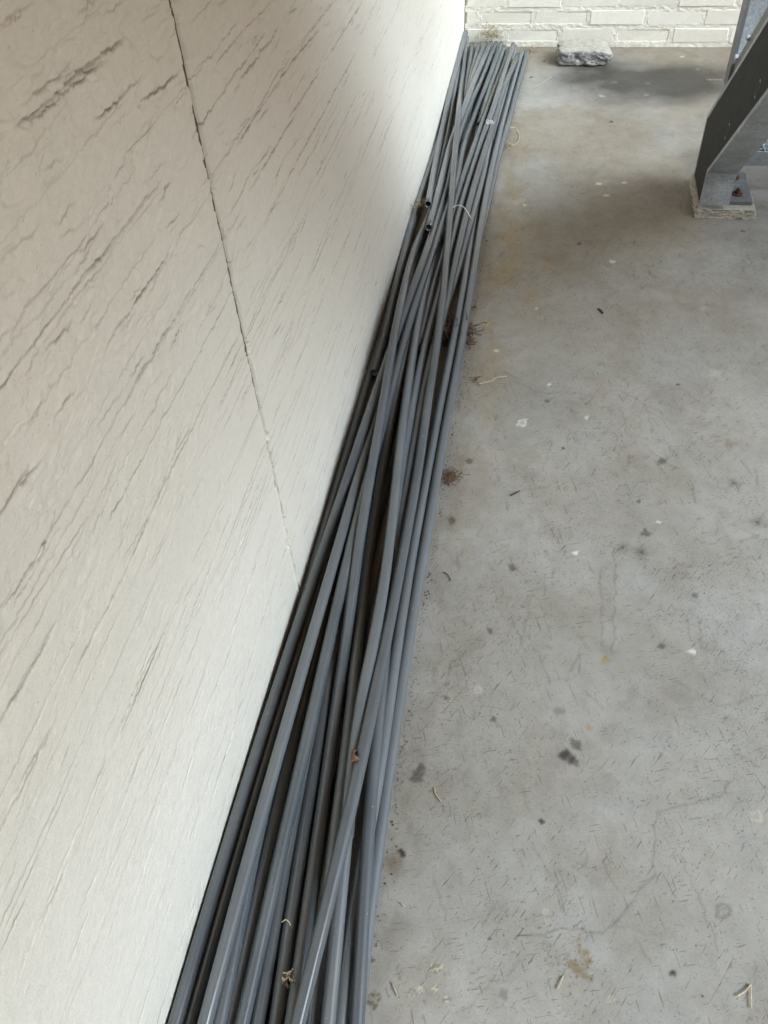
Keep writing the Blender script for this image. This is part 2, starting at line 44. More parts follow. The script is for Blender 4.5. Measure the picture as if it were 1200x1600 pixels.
'T4':[(0.0815,2.64,0.021),(0.0787,2.76,0.0218),(0.076,2.88,0.0231),(0.0734,3,0.0248),(0.0698,3.12,0.0265),(0.0643,3.24,0.0276),(0.058,3.36,0.0278),(0.0514,3.48,0.0271),(0.0442,3.6,0.0242),(0.0366,3.72,0.0208)],
'T5':[(0.0853,3,0.0418),(0.0806,3.12,0.0419),(0.0758,3.24,0.0416),(0.0718,3.36,0.0387),(0.0695,3.48,0.032),(0.0677,3.6,0.025),(0.0676,3.72,0.0207)],
'T6':[(0.0942,3.04,0.0579),(0.0892,3.1533,0.0578),(0.0847,3.2667,0.0559),(0.0843,3.38,0.0492),(0.0863,3.4933,0.0392),(0.089,3.6067,0.0306),(0.0929,3.72,0.0251)],
'T9b':[(0.1431,2.92,0.0279),(0.1459,3.0343,0.0264),(0.1487,3.1486,0.0242),(0.152,3.2629,0.0207),(0.156,3.3771,0.0165),(0.1603,3.4914,0.0132),(0.1653,3.6057,0.0112),(0.1706,3.72,0.0103)],
'P23':[(0.1157,1.62,0.0298),(0.1158,1.7356,0.0312),(0.1165,1.8511,0.0319),(0.1191,1.9667,0.0296),(0.1228,2.0822,0.0266),(0.1243,2.1978,0.025),(0.1231,2.3133,0.025),(0.1238,2.4289,0.0261),(0.1285,2.5444,0.0279),(0.1364,2.66,0.0301),(0.145,2.7756,0.034),(0.1529,2.8911,0.0382),(0.1595,3.0067,0.0374),(0.1649,3.1222,0.0311),(0.1699,3.2378,0.0231),(0.1753,3.3533,0.0165),(0.1813,3.4689,0.0125),(0.1873,3.5844,0.0107),(0.1931,3.7,0.01)],
'P21':[(0.1879,0.42,0.0594),(0.1744,0.5331,0.0592),(0.1667,0.6462,0.0583),(0.1651,0.7593,0.0581),(0.1618,0.8724,0.0591),(0.1558,0.9855,0.0597),(0.1497,1.0986,0.0588),(0.1442,1.2117,0.0556),(0.1397,1.3248,0.0516),(0.1364,1.4379,0.048),(0.1348,1.551,0.0445),(0.1349,1.6641,0.0403),(0.1366,1.7772,0.0366),(0.1384,1.8903,0.0349),(0.1396,2.0034,0.0351),(0.1404,2.1166,0.0355),(0.1413,2.2297,0.0343),(0.1436,2.3428,0.0313),(0.1478,2.4559,0.0285),(0.1529,2.569,0.0278),(0.1589,2.6821,0.0315),(0.1669,2.7952,0.0407),(0.1781,2.9083,0.0522),(0.1866,3.0214,0.0585),(0.1909,3.1345,0.0576),(0.1934,3.2476,0.0499),(0.1958,3.3607,0.0388),(0.199,3.4738,0.0307),(0.2032,3.5869,0.027),(0.2076,3.7,0.0259)],
'P16':[(0.2449,-0.7,0.0295),(0.2437,-0.5896,0.0302),(0.2423,-0.4792,0.0315),(0.2403,-0.3688,0.0335),(0.2375,-0.2584,0.036),(0.2336,-0.148,0.0389),(0.2281,-0.0376,0.0417),(0.2205,0.0728,0.0448),(0.2105,0.1832,0.0507),(0.1999,0.2936,0.0615),(0.1898,0.404,0.0736),(0.1788,0.5144,0.0791),(0.1712,0.6248,0.0795),(0.1699,0.7352,0.0794),(0.167,0.8456,0.0796),(0.1598,0.956,0.0798),(0.1509,1.0664,0.079),(0.1412,1.1768,0.0761),(0.1319,1.2872,0.0706),(0.1235,1.3976,0.0636),(0.116,1.508,0.057),(0.1092,1.6184,0.0526),(0.1041,1.7288,0.0501),(0.1012,1.8392,0.047),(0.0993,1.9496,0.0418),(0.0977,2.06,0.037)],
'P3':[(0.0488,-0.9,0.0099),(0.0487,-0.79,0.0099),(0.0486,-0.68,0.0099),(0.0485,-0.57,0.0099),(0.0483,-0.46,0.01),(0.0483,-0.35,0.0105),(0.0486,-0.24,0.0126),(0.0499,-0.13,0.0187),(0.0525,-0.02,0.0311),(0.0557,0.09,0.0477),(0.0573,0.2,0.0594),(0.057,0.31,0.0629),(0.0566,0.42,0.0631),(0.0574,0.53,0.0633),(0.0588,0.64,0.0641),(0.0605,0.75,0.0652),(0.0621,0.86,0.0658),(0.0635,0.97,0.0655),(0.0641,1.08,0.0627),(0.0634,1.19,0.0554),(0.0628,1.3,0.0482),(0.0634,1.41,0.0448),(0.0644,1.52,0.0445),(0.0639,1.63,0.0453),(0.0603,1.74,0.0453),(0.0554,1.85,0.0413),(0.0522,1.96,0.0328),(0.0533,2.07,0.0268),(0.0552,2.18,0.0249),(0.0529,2.29,0.0224),(0.0484,2.4,0.0178),(0.0442,2.51,0.0138),(0.0411,2.62,0.0115),(0.0389,2.73,0.0108),(0.0366,2.84,0.0115),(0.0332,2.95,0.0137),(0.0292,3.06,0.0175),(0.0246,3.17,0.0222),(0.0192,3.28,0.0261),(0.0145,3.39,0.0277),(0.0117,3.5,0.0279),(0.0109,3.61,0.0279),(0.0109,3.72,0.0279)],
'P19':[(0.106,-0.8,0.0279),(0.1058,-0.6898,0.0281),(0.1056,-0.5795,0.0285),(0.1054,-0.4693,0.0294),(0.1051,-0.359,0.0308),(0.1047,-0.2488,0.0325),(0.104,-0.1385,0.0343),(0.103,-0.0283,0.0364),(0.1016,0.082,0.0392),(0.0998,0.1922,0.0432),(0.0978,0.3024,0.0481),(0.0962,0.4127,0.0532),(0.0948,0.5229,0.0577),(0.0928,0.6332,0.0612),(0.0906,0.7434,0.0635),(0.0887,0.8537,0.065),(0.0867,0.9639,0.0657),(0.0859,1.0741,0.0653),(0.0861,1.1844,0.063),(0.086,1.2946,0.0608),(0.0854,1.4049,0.0609),(0.0851,1.5151,0.0619),(0.0862,1.6254,0.0631),(0.0895,1.7356,0.0646),(0.0938,1.8459,0.0647),(0.0973,1.9561,0.0614),(0.0996,2.0663,0.0546),(0.1023,2.1766,0.047),(0.1069,2.2868,0.0428),(0.1114,2.3971,0.0423),(0.1124,2.5073,0.0408),(0.1094,2.6176,0.0359),(0.107,2.7278,0.0305),(0.1088,2.838,0.0264),(0.1135,2.9483,0.0241),(0.1194,3.0585,0.024),(0.1273,3.1688,0.0261),(0.1363,3.279,0.0285),(0.1436,3.3893,0.0289),(0.1487,3.4995,0.0273),(0.1532,3.6098,0.0256),(0.1578,3.72,0.0245)],
'P1':[(0.0109,-0.94,0.0221),(0.0109,-0.829,0.0255),(0.0112,-0.7181,0.0287),(0.0115,-0.6071,0.0298),(0.0116,-0.4962,0.0299),(0.0116,-0.3852,0.03),(0.0117,-0.2743,0.0302),(0.0118,-0.1633,0.0307),(0.0122,-0.0524,0.0316),(0.0125,0.0586,0.0329),(0.0127,0.1695,0.0342),(0.0126,0.2805,0.0352),(0.0131,0.3914,0.0358),(0.0146,0.5024,0.0359),(0.0169,0.6133,0.0358),(0.02,0.7243,0.0356),(0.024,0.8352,0.0361),(0.0291,0.9462,0.0395),(0.0359,1.0571,0.0473),(0.043,1.1681,0.0575),(0.0484,1.279,0.063),(0.0532,1.39,0.0641),(0.0587,1.501,0.0655),(0.0646,1.6119,0.0683),(0.071,1.7229,0.0728),(0.0785,1.8338,0.077),(0.0848,1.9448,0.0768),(0.0872,2.0557,0.0705),(0.0869,2.1667,0.0594),(0.0863,2.2776,0.0463),(0.0865,2.3886,0.0367),(0.0864,2.4995,0.0343),(0.085,2.6105,0.0376),(0.0845,2.7214,0.0422),(0.088,2.8324,0.0482),(0.0961,2.9433,0.0572),(0.1042,3.0543,0.0616),(0.1087,3.1652,0.0519),(0.1113,3.2762,0.0376),(0.1153,3.3871,0.0282),(0.1216,3.4981,0.0251),(0.1291,3.609,0.0252),(0.1369,3.72,0.025)],
'P7':[(0.1905,-0.7,0.031),(0.1898,-0.59,0.0327),(0.189,-0.48,0.0357),(0.1879,-0.37,0.0399),(0.1862,-0.26,0.0445),(0.1833,-0.15,0.0472),(0.1789,-0.04,0.0477),(0.1725,0.07,0.0471),(0.1642,0.18,0.0459),(0.1546,0.29,0.043),(0.1444,0.4,0.0379),(0.1344,0.51,0.0346),(0.1253,0.62,0.0366),(0.1176,0.73,0.0454),(0.1106,0.84,0.0598),(0.1035,0.95,0.0737),(0.0971,1.06,0.081),(0.091,1.17,0.083),(0.0844,1.28,0.083),(0.0778,1.39,0.0837),(0.0709,1.5,0.0857),(0.0646,1.61,0.0881),(0.0596,1.72,0.0864),(0.0543,1.83,0.0765),(0.0494,1.94,0.0634),(0.0487,2.05,0.0536),(0.0545,2.16,0.0476),(0.0612,2.27,0.0443),(0.0629,2.38,0.0426)],
'E3':[(0.0777,2.1,0.0839),(0.0748,2.2157,0.0735),(0.0724,2.3314,0.0633),(0.0692,2.4471,0.0525),(0.0664,2.5629,0.0453),(0.0666,2.6786,0.0471),(0.0729,2.7943,0.0574),(0.0841,2.91,0.0695),(0.092,3.0257,0.0757),(0.0962,3.1414,0.0739),(0.0995,3.2571,0.0656),(0.1023,3.3729,0.0538),(0.105,3.4886,0.0415),(0.1088,3.6043,0.0316),(0.1143,3.72,0.0255)],
'P8':[(0.1548,-0.9,0.0321),(0.1555,-0.79,0.0339),(0.1564,-0.68,0.0371),(0.1576,-0.57,0.0417),(0.1592,-0.46,0.0474),(0.1612,-0.35,0.054),(0.1635,-0.24,0.0606),(0.1659,-0.13,0.0649),(0.1685,-0.02,0.0672),(0.1721,0.09,0.0699),(0.1774,0.2,0.0752),(0.1836,0.31,0.0839),(0.1887,0.42,0.0917),(0.1909,0.53,0.0907),(0.1903,0.64,0.0825),(0.189,0.75,0.0734),(0.1873,0.86,0.0659),(0.1851,0.97,0.0607),(0.1832,1.08,0.0579),(0.1806,1.19,0.0574),(0.1766,1.3,0.059),(0.1722,1.41,0.0616),(0.1685,1.52,0.0641),(0.1643,1.63,0.0654),(0.1585,1.74,0.0644),(0.151,1.85,0.0616),(0.1425,1.96,0.0588),(0.1342,2.07,0.0575),(0.1263,2.18,0.0583),(0.118,2.29,0.0604),(0.1092,2.4,0.0617),(0.1006,2.51,0.0626),(0.0925,2.62,0.0653),(0.085,2.73,0.0713),(0.0775,2.84,0.0775),(0.0691,2.95,0.0725),(0.0598,3.06,0.0549),(0.0505,3.17,0.0385),(0.042,3.28,0.0303),(0.0346,3.39,0.0307),(0.0276,3.5,0.0365),(0.0208,3.61,0.0425),(0.0145,3.72,0.0459)],
'E2':[(0.0569,2.24,0.0799),(0.0478,2.3538,0.0605),(0.0392,2.4677,0.0447),(0.0317,2.5815,0.0344),(0.026,2.6954,0.0293),(0.0219,2.8092,0.0279),(0.018,2.9231,0.029),(0.0144,3.0369,0.0318),(0.0119,3.1508,0.0364),(0.011,3.2646,0.0418),(0.0109,3.3785,0.0471),(0.0109,3.4923,0.0524),(0.0109,3.6062,0.0584),(0.0109,3.72,0.0639)],
}
CTIE=[(0.1383, 2.1649, 0.112), (0.149, 2.165, 0.118), (0.1638, 2.1603, 0.119), (0.1777, 2.1474, 0.113), (0.1919, 2.1338, 0.098)]
FLUFF=(0.1876, 2.7898, 0.085)
TUFT=(0.1489, 0.2321, 0.062)
PSTRAW=[(0.1252, 0.2933, 0.068), (0.1299, 0.2967, 0.07), (0.1345, 0.2953, 0.069), (0.1379, 0.2916, 0.067)]
LEAF=(0.1725, 0.5172, 0.08)
# ------------------------------------------------------------------ helpers
C=scene.collection
rng=np.random.default_rng(11); random.seed(5)
def link(o,parent=None):
    C.objects.link(o)
    if parent is not None: o.parent=parent
    return o
def tag(o,label=None,cat=None,group=None,kind=None):
    if label: o['label']=label
    if cat: o['category']=cat
    if group: o['group']=group
    if kind: o['kind']=kind
    return o
def empty(name,loc=(0,0,0)):
    o=bpy.data.objects.new(name,None); o.location=loc; o.empty_display_size=.05; return link(o)
def meshobj(name,v,f,mat,parent=None,smooth=False):
    me=bpy.data.meshes.new(name); me.from_pydata(v,[],f); me.update()
    if mat: me.materials.append(mat)
    if smooth: me.polygons.foreach_set('use_smooth',[True]*len(me.polygons))
    return link(bpy.data.objects.new(name,me),parent)
def bmobj(name,bm,mat,parent=None,smooth=False):
    me=bpy.data.meshes.new(name); bm.normal_update(); bm.to_mesh(me); bm.free()
    for m in (mat if isinstance(mat,(list,tuple)) else [mat]): me.materials.append(m)
    if smooth: me.polygons.foreach_set('use_smooth',[True]*len(me.polygons))
    return link(bpy.data.objects.new(name,me),parent)
def box(bm,x0,x1,y0,y1,z0,z1):
    vs=[bm.verts.new(p) for p in ((x0,y0,z0),(x1,y0,z0),(x1,y1,z0),(x0,y1,z0),(x0,y0,z1),(x1,y0,z1),(x1,y1,z1),(x0,y1,z1))]
    for q in ((0,3,2,1),(4,5,6,7),(0,1,5,4),(1,2,6,5),(2,3,7,6),(3,0,4,7)): bm.faces.new([vs[i] for i in q])
def boxobj(name,b,mat,parent=None,bev=0):
    bm=bmesh.new(); box(bm,*b)
    if bev: bmesh.ops.bevel(bm,geom=bm.edges[:],offset=bev,segments=1,affect='EDGES')
    return bmobj(name,bm,mat,parent)
def prism(bm,poly,x0,x1):           # polygon in (y,z), extruded along x
    n=len(poly); a=[bm.verts.new((x0,p[0],p[1])) for p in poly]; b=[bm.verts.new((x1,p[0],p[1])) for p in poly]
    bm.faces.new(a); bm.faces.new(b[::-1])
    for i in range(n): bm.faces.new((a[i],b[i],b[(i+1)%n],a[(i+1)%n]))
def catmull(pts,sub):
    P=np.array(pts,float); n=len(P)
    if n<3: return np.array([P[0]*(1-t)+P[-1]*t for t in np.linspace(0,1,sub+1)])
    Q=np.vstack([2*P[0]-P[1],P,2*P[-1]-P[-2]]); out=[]
    for i in range(n-1):
        p0,p1,p2,p3=Q[i:i+4]
        for k in range(sub):
            t=k/sub; out.append(.5*((2*p1)+(-p0+p2)*t+(2*p0-5*p1+4*p2-p3)*t*t+(-p0+3*p1-3*p2+p3)*t**3))
    out.append(P[-1]); return np.array(out)
def rings(path,rad,ns,phase=0.):
    path=np.asarray(path); T=np.gradient(path,axis=0); T/=np.linalg.norm(T,axis=1)[:,None]
    up=np.array([.13,.21,.97]); A=np.cross(T,up); A/=np.linalg.norm(A,axis=1)[:,None]; B=np.cross(A,T)
    th=np.arange(ns)*2*math.pi/ns+phase; rad=np.broadcast_to(np.asarray(rad,float),(len(path),))
    return path[:,None,:]+rad[:,None,None]*(np.cos(th)[None,:,None]*A[:,None,:]+np.sin(th)[None,:,None]*B[:,None,:])
def tube_vf(path,rad,ns,cap=True,base=0):
    Rg=rings(path,rad,ns); m=len(Rg); v=[tuple(p) for p in Rg.reshape(-1,3)]; f=[]
    for i in range(m-1):
        for j in range(ns):
            k=(j+1)%ns; f.append((base+i*ns+j,base+i*ns+k,base+(i+1)*ns+k,base+(i+1)*ns+j))
    if cap: f.append(tuple(base+j for j in range(ns))[::-1]); f.append(tuple(base+(m-1)*ns+j for j in range(ns)))
    return v,f
def _h(i,j,s):
    n=(i.astype(np.int64)*374761393+j.astype(np.int64)*668265263+s*1442695041)&0xffffffff
    n=((n^(n>>13))*1274126177)&0xffffffff; n=n^(n>>16); return (n&0xffff)/65535.
def vn(u,v,s=0):                    # smooth value noise 0..1
    i=np.floor(u);j=np.floor(v);a=u-i;b=v-j;i=i.astype(np.int64);j=j.astype(np.int64)
    a=a*a*a*(a*(a*6-15)+10);b=b*b*b*(b*(b*6-15)+10)
    return (_h(i,j,s)*(1-a)+_h(i+1,j,s)*a)*(1-b)+(_h(i,j+1,s)*(1-a)+_h(i+1,j+1,s)*a)*b
def fbm(u,v,s=0,o=4):
    t=0;w=1;n=0
    for k in range(o): t=t+w*vn(u*2**k+k*7.3,v*2**k+k*3.1,s+k);n+=w;w*=.5
    return t/n
def grid_mesh(name,X,Y,Z,mat,parent=None,col=None):
    m,n=X.shape; co=np.stack([X,Y,Z],-1).reshape(-1,3).astype(np.float32)
    idx=np.arange(m*n).reshape(m,n); q=np.stack([idx[:-1,:-1],idx[:-1,1:],idx[1:,1:],idx[1:,:-1]],-1).reshape(-1,4)
    me=bpy.data.meshes.new(name); me.vertices.add(m*n); me.vertices.foreach_set('co',co.ravel())
    nf=len(q); me.loops.add(nf*4); me.loops.foreach_set('vertex_index',q.ravel().astype(np.int32))
    me.polygons.add(nf); me.polygons.foreach_set('loop_start',np.arange(0,nf*4,4,dtype=np.int32))
    try: me.polygons.foreach_set('loop_total',np.full(nf,4,dtype=np.int32))
    except Exception: pass
    me.polygons.foreach_set('use_smooth',np.ones(nf,bool)); me.update(calc_edges=True); me.validate()
    if col is not None:
        at=me.color_attributes.new('stain','FLOAT_COLOR','POINT'); at.data.foreach_set('color',col.reshape(-1,4).astype(np.float32).ravel())
    me.materials.append(mat); return link(bpy.data.objects.new(name,me),parent)
# ------------------------------------------------------------------ materials
class NT:
    def __init__(s,name):
        s.m=bpy.data.materials.new(name); s.m.use_nodes=True; s.t=s.m.node_tree; s.n=s.t.nodes; s.b=s.n['Principled BSDF']
    def new(s,ty,**k):
        x=s.n.new(ty)
        for a,b in k.items(): setattr(x,a,b)
        return x
    def l(s,a,b): s.t.links.new(a,b)
    def coord(s,scale=(1,1,1),obj=True):
        tc=s.new('ShaderNodeTexCoord'); mp=s.new('ShaderNodeMapping'); mp.inputs['Scale'].default_value=scale
        s.l(tc.outputs['Object' if obj else 'Generated'],mp.inputs['Vector']); return mp.outputs['Vector']
    def noise(s,vec,scale,detail=4,rough=.55,dist=0):
        x=s.new('ShaderNodeTexNoise'); x.inputs['Scale'].default_value=scale; x.inputs['Detail'].default_value=detail; x.inputs['Roughness'].default_value=rough; x.inputs['Distortion'].default_value=dist
        if vec is not None: s.l(vec,x.inputs['Vector'])
        return x.outputs['Fac']
    def ramp(s,fac,stops):
        r=s.new('ShaderNodeValToRGB'); e=r.color_ramp.elements
        while len(e)<len(stops): e.new(.5)
        for el,(p,c) in zip(e,stops): el.position=p; el.color=(c,c,c,1) if isinstance(c,(int,float)) else (*c,1)
        s.l(fac,r.inputs['Fac']); return r.outputs['Color']
    def mix(s,a,b,fac=1.,mode='MULTIPLY'):
        x=s.new('ShaderNodeMix',data_type='RGBA',blend_type=mode)
        if isinstance(fac,float): x.inputs[0].default_value=fac
        else: s.l(fac,x.inputs[0])
        for sock,val in ((x.inputs[6],a),(x.inputs[7],b)):
            if isinstance(val,tuple): sock.default_value=(*val,1)
            else: s.l(val,sock)
        return x.outputs[2]
    def math(s,op,a,b=None):
        x=s.new('ShaderNodeMath',operation=op)
        for i,v in enumerate((a,b)):
            if v is None: continue
            if isinstance(v,(int,float)): x.inputs[i].default_value=v
            else: s.l(v,x.inputs[i])
        return x.outputs[0]
    def bump(s,h,strength=.3,dist=.002):
        x=s.new('ShaderNodeBump'); x.inputs['Strength'].default_value=strength; x.inputs['Distance'].default_value=dist
        s.l(h,x.inputs['Height']); s.l(x.outputs[0],s.b.inputs['Normal'])
    def col(s,c):
        if isinstance(c,tuple): s.b.inputs['Base Color'].default_value=(*c,1)
        else: s.l(c,s.b.inputs['Base Color'])
    def rough(s,r):
        if isinstance(r,float): s.b.inputs['Roughness'].default_value=r
        else: s.l(r,s.b.inputs['Roughness'])
def mat_wall():
    m=NT('painted_render'); v=m.coord(); vs=m.coord((1,.6,1.1))
    big=m.ramp(m.noise(v,2.2,3),[(.3,(.75,.72,.635)),(.7,(.78,.755,.68))])
    fine=m.ramp(m.noise(vs,90,5,.7),[(.3,.94),(.62,1.0)])
    spk=m.ramp(m.noise(v,260,2),[(.70,1.0),(.75,.72)])
    at=m.new('ShaderNodeAttribute',attribute_name='stain'); m.col(m.mix(m.mix(m.mix(big,fine),spk),at.outputs['Color'])); m.rough(.9); m.b.inputs['Specular IOR Level'].default_value=.15
    h=m.math('ADD',m.noise(vs,150,5,.7),m.math('MULTIPLY',m.noise(v,420,2,.6),.5))
    m.bump(h,.6,.003); return m.m
def mat_brick():
    m=NT('painted_brick'); v=m.coord()
    oi=m.new('ShaderNodeObjectInfo')
    tone=m.ramp(oi.outputs['Random'],[(0,(.84,.80,.70)),(1,(.87,.835,.74))])
    c=m.mix(tone,m.ramp(m.noise(v,40,5,.6),[(.3,.92),(.65,1.0)]))
    m.col(c); m.rough(.7); m.bump(m.noise(v,150,5,.65),.5,.002); return m.m
def mat_mortar():
    m=NT('painted_mortar'); v=m.coord()
    c=m.mix((.86,.825,.725),m.ramp(m.noise(v,60,5,.7),[(.3,.88),(.6,1.0)]))
    m.col(c); m.rough(.8); m.bump(m.noise(v,190,5,.7),.8,.004); return m.m
def mat_floor():
    m=NT('worn_concrete'); v=m.coord(); at=m.new('ShaderNodeAttribute',attribute_name='stain')
    base=m.ramp(m.noise(v,3.2,5,.6,.4),[(.3,(.262,.249,.222)),(.5,(.293,.281,.255)),(.72,(.325,.312,.284))])
    mid=m.ramp(m.noise(v,26,5,.65,.3),[(.3,.87),(.6,1.03)])
    g=m.noise(v,420,3,.7); grain=m.ramp(g,[(.3,.86),(.7,1.07)])
    # small dark pits and chips, clustered by a slow noise
    pit=m.noise(v,240,3,.6,.6); cl=m.noise(v,4.5,4,.6)
    thr=m.math('ADD',pit,m.math('MULTIPLY',cl,.22)); pits=m.ramp(thr,[(.735,1.0),(.785,.56)])
    # hairline scuffs: stretched noise in two directions
    def turn(a,k):
        r_=m.new('ShaderNodeMapping'); r_.inputs['Rotation'].default_value=(0,0,a); m.l(v,r_.inputs['Vector'])
        q_=m.new('ShaderNodeMapping'); q_.inputs['Scale'].default_value=(1,k,1); m.l(r_.outputs[0],q_.inputs['Vector']); return q_
    s1=turn(.55,.07)
    s2=turn(-.35,.06); s3=turn(1.25,.09)
    sc1=m.ramp(m.math('ADD',m.noise(s1.outputs[0],430,2,.5,.25),m.math('MULTIPLY',cl,.16)),[(.755,1.0),(.79,.54)])
    sc2=m.ramp(m.math('ADD',m.noise(s2.outputs[0],400,2,.5,.25),m.math('MULTIPLY',m.noise(v,3.7,3),.16)),[(.755,1.0),(.79,.60)])
    sc3=m.ramp(m.math('ADD',m.noise(s3.outputs[0],470,2,.5,.25),m.math('MULTIPLY',m.noise(v,5.1,3),.16)),[(.755,1.0),(.79,.60)])
    c=base
    for k in (mid,grain,pits,sc1,sc2,sc3,at.outputs['Color']): c=m.mix(c,k)
    m.col(c); m.rough(m.ramp(m.noise(v,8,4),[(.3,.42),(.7,.58)])); m.b.inputs['Specular IOR Level'].default_value=.4
    m.bump(m.math('ADD',m.math('MULTIPLY',g,.5),m.math('MULTIPLY',pits,.8)),.30,.0012); return m.m
def mat_pipe():
    m=NT('grey_pvc'); v=m.coord(); oi=m.new('ShaderNodeObjectInfo')
    base=m.ramp(oi.outputs['Random'],[(0,(.070,.081,.090)),(.5,(.093,.106,.116)),(1,(.122,.136,.146))])
    vv=m.coord((1,.05,1))
    dust=m.ramp(m.noise(v,7,3,.5),[(.4,0.),(.8,.3)])
    spk=m.ramp(m.noise(v,300,2),[(.735,0.),(.765,.55)])
    c=m.mix(base,(.20,.20,.19),dust,'MIX'); c=m.mix(c,(.5,.5,.48),spk,'MIX'); sp2=m.ramp(m.noise(v,95,3,.6,.5),[(.735,0.),(.76,.5)]); c=m.mix(c,(.42,.41,.38),sp2,'MIX'); sp3=m.ramp(m.noise(m.coord((1,1.3,1)),130,2,.5),[(.745,0.),(.765,.8)]); c=m.mix(c,(.03,.028,.025),sp3,'MIX')
    c=m.mix(c,m.ramp(m.noise(vv,60,4),[(.3,.86),(.6,1.05)]))
    m.col(c); m.rough(m.ramp(m.noise(v,9,3),[(.3,.14),(.7,.22)])); m.b.inputs['Specular IOR Level'].default_value=.8
    m.bump(m.noise(vv,180,3),.08,.001); return m.m
def mat_galv():
    m=NT('galvanised_steel'); v=m.coord()
    vo=m.new('ShaderNodeTexVoronoi'); vo.inputs['Scale'].default_value=260; m.l(v,vo.inputs['Vector'])
    sp=m.ramp(vo.outputs['Color'],[(0,(.32,.36,.385)),(1,(.55,.585,.61))])
    c=m.mix(sp,m.ramp(m.noise(v,18,5,.65),[(.3,.7),(.65,1.05)])); c=m.mix(c,m.ramp(m.noise(v,5,4),[(.35,.8),(.6,1.0)]))
    m.col(c); m.b.inputs['Metallic'].default_value=.25; m.rough(m.ramp(m.noise(v,40,4),[(.3,.42),(.7,.62)])); m.bump(m.noise(v,90,4),.2,.001); return m.m
def mat_simple(name,a,b,scale=60,rough=.8,bump=.4,dist=.002):
    m=NT(name); v=m.coord(); m.col(m.ramp(m.noise(v,scale,5,.65),[(.32,a),(.68,b)])); m.rough(rough); m.bump(m.noise(v,scale*2.2,4,.65),bump,dist); return m.m
def mat_granite():
    m=NT('broken_granite'); v=m.coord(); vo=m.new('ShaderNodeTexVoronoi'); vo.inputs['Scale'].default_value=150; m.l(v,vo.inputs['Vector'])
    c=m.ramp(vo.outputs['Color'],[(.1,(.13,.13,.12)),(.5,(.27,.265,.25)),(.9,(.42,.41,.39))])
    c=m.mix(c,m.ramp(m.noise(v,50,4),[(.3,.6),(.65,1.1)])); m.col(c); m.rough(.75); m.bump(m.noise(v,160,5,.7),.8,.003); return m.m
M={'wall':mat_wall(),'brick':mat_brick(),'mortar':mat_mortar(),'floor':mat_floor(),'pipe':mat_pipe(),'galv':mat_galv(),'granite':mat_granite(),
 'dust':mat_simple('dusty_stone_top',(.27,.25,.21),(.42,.39,.34),45),'grout':mat_simple('cement_grout',(.36,.33,.27),(.58,.55,.47),160,.9,.9,.004),
 'rust':mat_simple('rusty_steel',(.055,.028,.02),(.14,.065,.04),120),'steel':mat_simple('dull_plate',(.12,.12,.12),(.19,.19,.19),70,.5,.15,.001),
 'straw':mat_simple('dry_straw',(.36,.30,.18),(.54,.47,.32),120),'leaf':mat_simple('dry_leaf',(.085,.045,.025),(.19,.105,.06),90),'dirt':mat_simple('dark_debris',(.035,.025,.018),(.10,.07,.05),150),
 'tie':mat_simple('white_plastic',(.66,.66,.64),(.76,.76,.74),60,.4,.1),'sand':mat_simple('sand_grains',(.36,.28,.17),(.56,.47,.32),400),'grit':mat_simple('grit_bits',(.10,.09,.08),(.42,.40,.37),60),
 'soffit':mat_simple('warm_soffit',(.52,.31,.09),(.60,.37,.11),9,.85,.3),'paving':mat_simple('clay_paving',(.50,.29,.09),(.62,.37,.12),3,.9,.2),'slot':mat_simple('shadowed_hole_steel',(.015,.015,.015),(.03,.03,.03),60),  # soffit: warm colour chosen for the light it bounces onto the wall
 'gap_shade':mat_simple('joint_gap_shade',(.09,.075,.055),(.17,.145,.11),80,.9),'web':mat_simple('shaded_web_steel',(.014,.014,.013),(.030,.030,.027),30,.85,.2,.001),'lint':mat_simple('pale_fluff',(.5,.52,.5),(.68,.7,.68),90),'sealant':mat_simple('joint_sealant',(.60,.575,.53),(.68,.655,.61),70)}
# ------------------------------------------------------------------ floor
WALLX=0.; YB=3.763
def axis(segs):
    out=[segs[0][0]]
    for a,b,n in segs: out+=list(np.linspace(a,b,n+1)[1:])
    return np.array(out)
yy=[.06]
while yy[-1]<YB: yy.append(yy[-1]+.0019*(1+yy[-1]))
yf=np.r_[np.linspace(-4,.0,14),np.array(yy)]; yf[-1]=YB+.02
xf=axis([(-.02,.18,10),(.18,1.16,440),(1.16,1.9,20)])
X,Y=np.meshgrid(xf,yf)
col=np.ones(X.shape+(3,))
def paint(mask,c): 
    col[...]=col*(1-mask[...,None])+col*np.array(c)*mask[...,None]
def patch(cx,cy,R):
    j0,j1=np.searchsorted(xf,[cx-R,cx+R]); i0,i1=np.searchsorted(yf,[cy-R,cy+R]); return slice(i0,i1+1),slice(j0,j1+1)
sm=lambda e0,e1,t: np.clip((t-e0)/(e1-e0),0,1)**2*(3-2*np.clip((t-e0)/(e1-e0),0,1))
